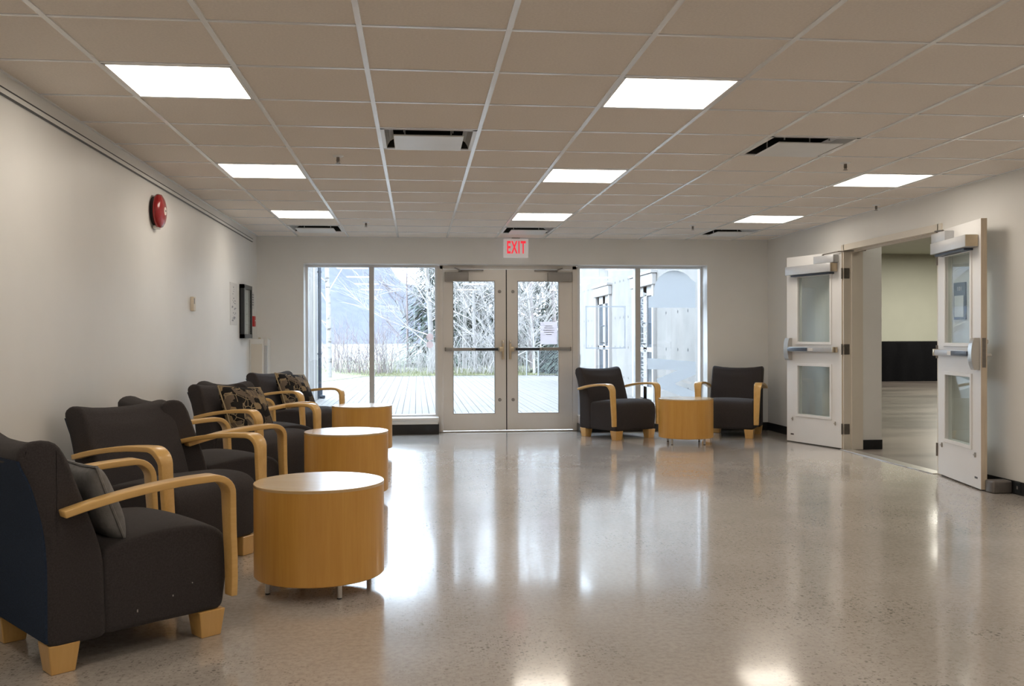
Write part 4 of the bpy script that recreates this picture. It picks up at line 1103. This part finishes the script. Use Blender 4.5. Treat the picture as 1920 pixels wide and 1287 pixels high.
bare_tree('bare_tree', (3.9, 30.8, -.1), 6, .05, 25, 44, 26, 'twig_pale', 'twig_pale', 'small pale bare tree at the patio edge before the right door', G1, (.0, 0), .03)
bare_tree('bare_tree', (2.6, 30.9, -.1), 5.5, .045, 26, 44, 26, 'twig_pale', 'twig_pale', 'small pale bare tree at the patio edge before the left door', G1, (.0, 0), .03)
def thicket(name, loc, w_, d_, h, n, seed, mat, label, thick=.011):
    rnd = random.Random(seed); root = empty(name, loc); V, F = [], []
    for k in range(n):
        p = Vector((rnd.uniform(-w_, w_), rnd.uniform(-d_, d_), 0)); L = h * rnd.uniform(.5, 1.1)
        pts, rad = grow(rnd, p, Vector((rnd.uniform(-.35, .35), rnd.uniform(-.3, .3), 1)).normalized(), L, thick * rnd.uniform(.6, 1.3), 6, .14, .05); ring_tube(V, F, pts, rad, 3)
        for m in range(4):
            q = rnd.uniform(.25, .9); ii = min(5, int(q * 6)); tp, tr = grow(rnd, pts[ii], Vector((rnd.uniform(-1, 1), rnd.uniform(-1, 1), .9)).normalized(), L * .35, thick * .5, 4, .2, .03); ring_tube(V, F, tp, tr, 3)
    mesh_part('stems', V, F, mat, root, 'stuff'); return tag(root, label, 'bush', 'leafless bushes beyond the patio')
thicket('leafless_bush', (-1.85, 31.5, -.1), 1.0, .8, 2.0, 110, 31, 'twig_brown', 'reddish-brown leafless bush seen in the left window pane')
thicket('leafless_bush', (-.3, 32.0, -.1), 1.0, .8, 1.5, 90, 32, 'twig_pale', 'pale leafless bush right of the left window mullion')
thicket('leafless_bush', (1.5, 31.2, -.1), 1.2, .6, 1.5, 90, 33, 'twig_pale', 'pale leafless bush behind the left entrance door frame')
thicket('leafless_bush', (3.0, 31.6, -.1), 1.2, .6, 1.8, 100, 34, 'twig_pale', 'pale leafless bush seen through the left entrance door')
thicket('leafless_bush', (-3.4, 33.5, -.1), 1.6, .8, 1.2, 110, 35, 'twig_pale', 'low pale leafless bush behind the nearest birch')

def conifer(name, loc, h, rb, n, seed, label):
    rnd = random.Random(seed); root = empty(name, loc)
    MB().cyl((0, 0, 0), (0, 0, h * .96), .14, .02, 10).build('trunk', 'twig_brown', root, True)
    V, F = [], []
    for k in range(n):
        t_ = rnd.random() ** 1.25; z = .25 + (h - .25) * t_; R_ = rb * (1 - t_) + .12; a = rnd.uniform(0, 2 * pi); q = R_ * sqrt(rnd.uniform(.08, 1))
        c = Vector((cos(a) * q, sin(a) * q, z - q * .22)); out = Vector((cos(a), sin(a), -.35 + rnd.uniform(-.2, .2))).normalized(); sd = out.cross(Vector((0, 0, 1))).normalized()
        l, w_ = rnd.uniform(.16, .36), rnd.uniform(.03, .075); i = len(V)
        V += [tuple(c - sd * w_), tuple(c + sd * w_), tuple(c + out * l + sd * w_ * .4 - Vector((0, 0, .06))), tuple(c + out * l - sd * w_ * .4 - Vector((0, 0, .06)))]; F.append((i, i + 1, i + 2, i + 3))
    mesh_part('foliage', V, F, 'conifer_green', root, 'stuff'); return tag(root, label, 'tree', 'evergreen trees behind the bare trees')
conifer('conifer', (1.0, 37.0, -.3), 8.0, 2.0, 5200, 41, 'evergreen tree seen in the right half of the left window')
conifer('conifer', (2.2, 41.5, -.3), 10.0, 2.1, 5200, 42, 'evergreen tree behind the left entrance door frame')
conifer('conifer', (3.7, 38.5, -.3), 9.0, 2.1, 5200, 43, 'evergreen tree seen through the left entrance door')
conifer('conifer', (5.8, 41.0, -.3), 9.5, 2.2, 5200, 44, 'evergreen tree seen through the right entrance door')
conifer('conifer', (7.6, 39.0, -.3), 9.0, 2.2, 4200, 45, 'evergreen tree farthest right behind the fence')

conifer('evergreen_shrub', (4.9, 31.6, -.1), 1.5, 1.0, 1500, 46, 'low evergreen shrub behind the chain-link fence')
# --- chain-link fence
f = empty('chain_link_fence', (3.2, 29.6, 0))
FX0, FX1 = -.1, 3.3
for x in (.30, .68, 2.1, 3.25): MB().cyl((x, 0, -.1), (x, 0, .9), .028 if x != .30 else .02, n=10).build('post', 'galvanised', f, True)
pts = [(FX0 - .6, -.05, .25)] + [(FX0 + (.68 - FX0) * k / 8, 0, .58 + .30 * sin(pi / 2 * k / 8)) for k in range(9)] + [(FX1, 0, .88)]
MB().tube(pts, .02, 8).build('top_rail', 'galvanised', f, True)
V, F = [], []; P_ = .085
k0 = int((FX1 - .68 + 1.0) / P_) + 1
for k in range(-12, k0):
    for sg in (1, -1):
        xa = .68 + k * P_; za = 0.0; zb_ = .88
        xb = xa + (zb_ - za) if sg > 0 else xa - (zb_ - za)
        lo, hi = .68, FX1
        if sg < 0: xa, xb = xa + .9, xb + .9
        q0, q1 = Vector((xa, 0, za)), Vector((xb, 0, zb_)); d = q1 - q0; t0_, t1_ = 0.0, 1.0
        for bound, s in ((lo, 1), (hi, -1)):
            tt = (bound - q0.x) / d.x
            if (d.x > 0) == (s > 0): t0_ = max(t0_, tt)
            else: t1_ = min(t1_, tt)
        if t1_ - t0_ < .02: continue
        ring_tube(V, F, [q0 + d * t0_, q0 + d * t1_], [.009, .009], 4)
mesh_part('wire_mesh', V, F, 'link_wire', f, 'stuff')
tag(f, 'galvanised chain-link fence at the far edge of the patio', 'fence')
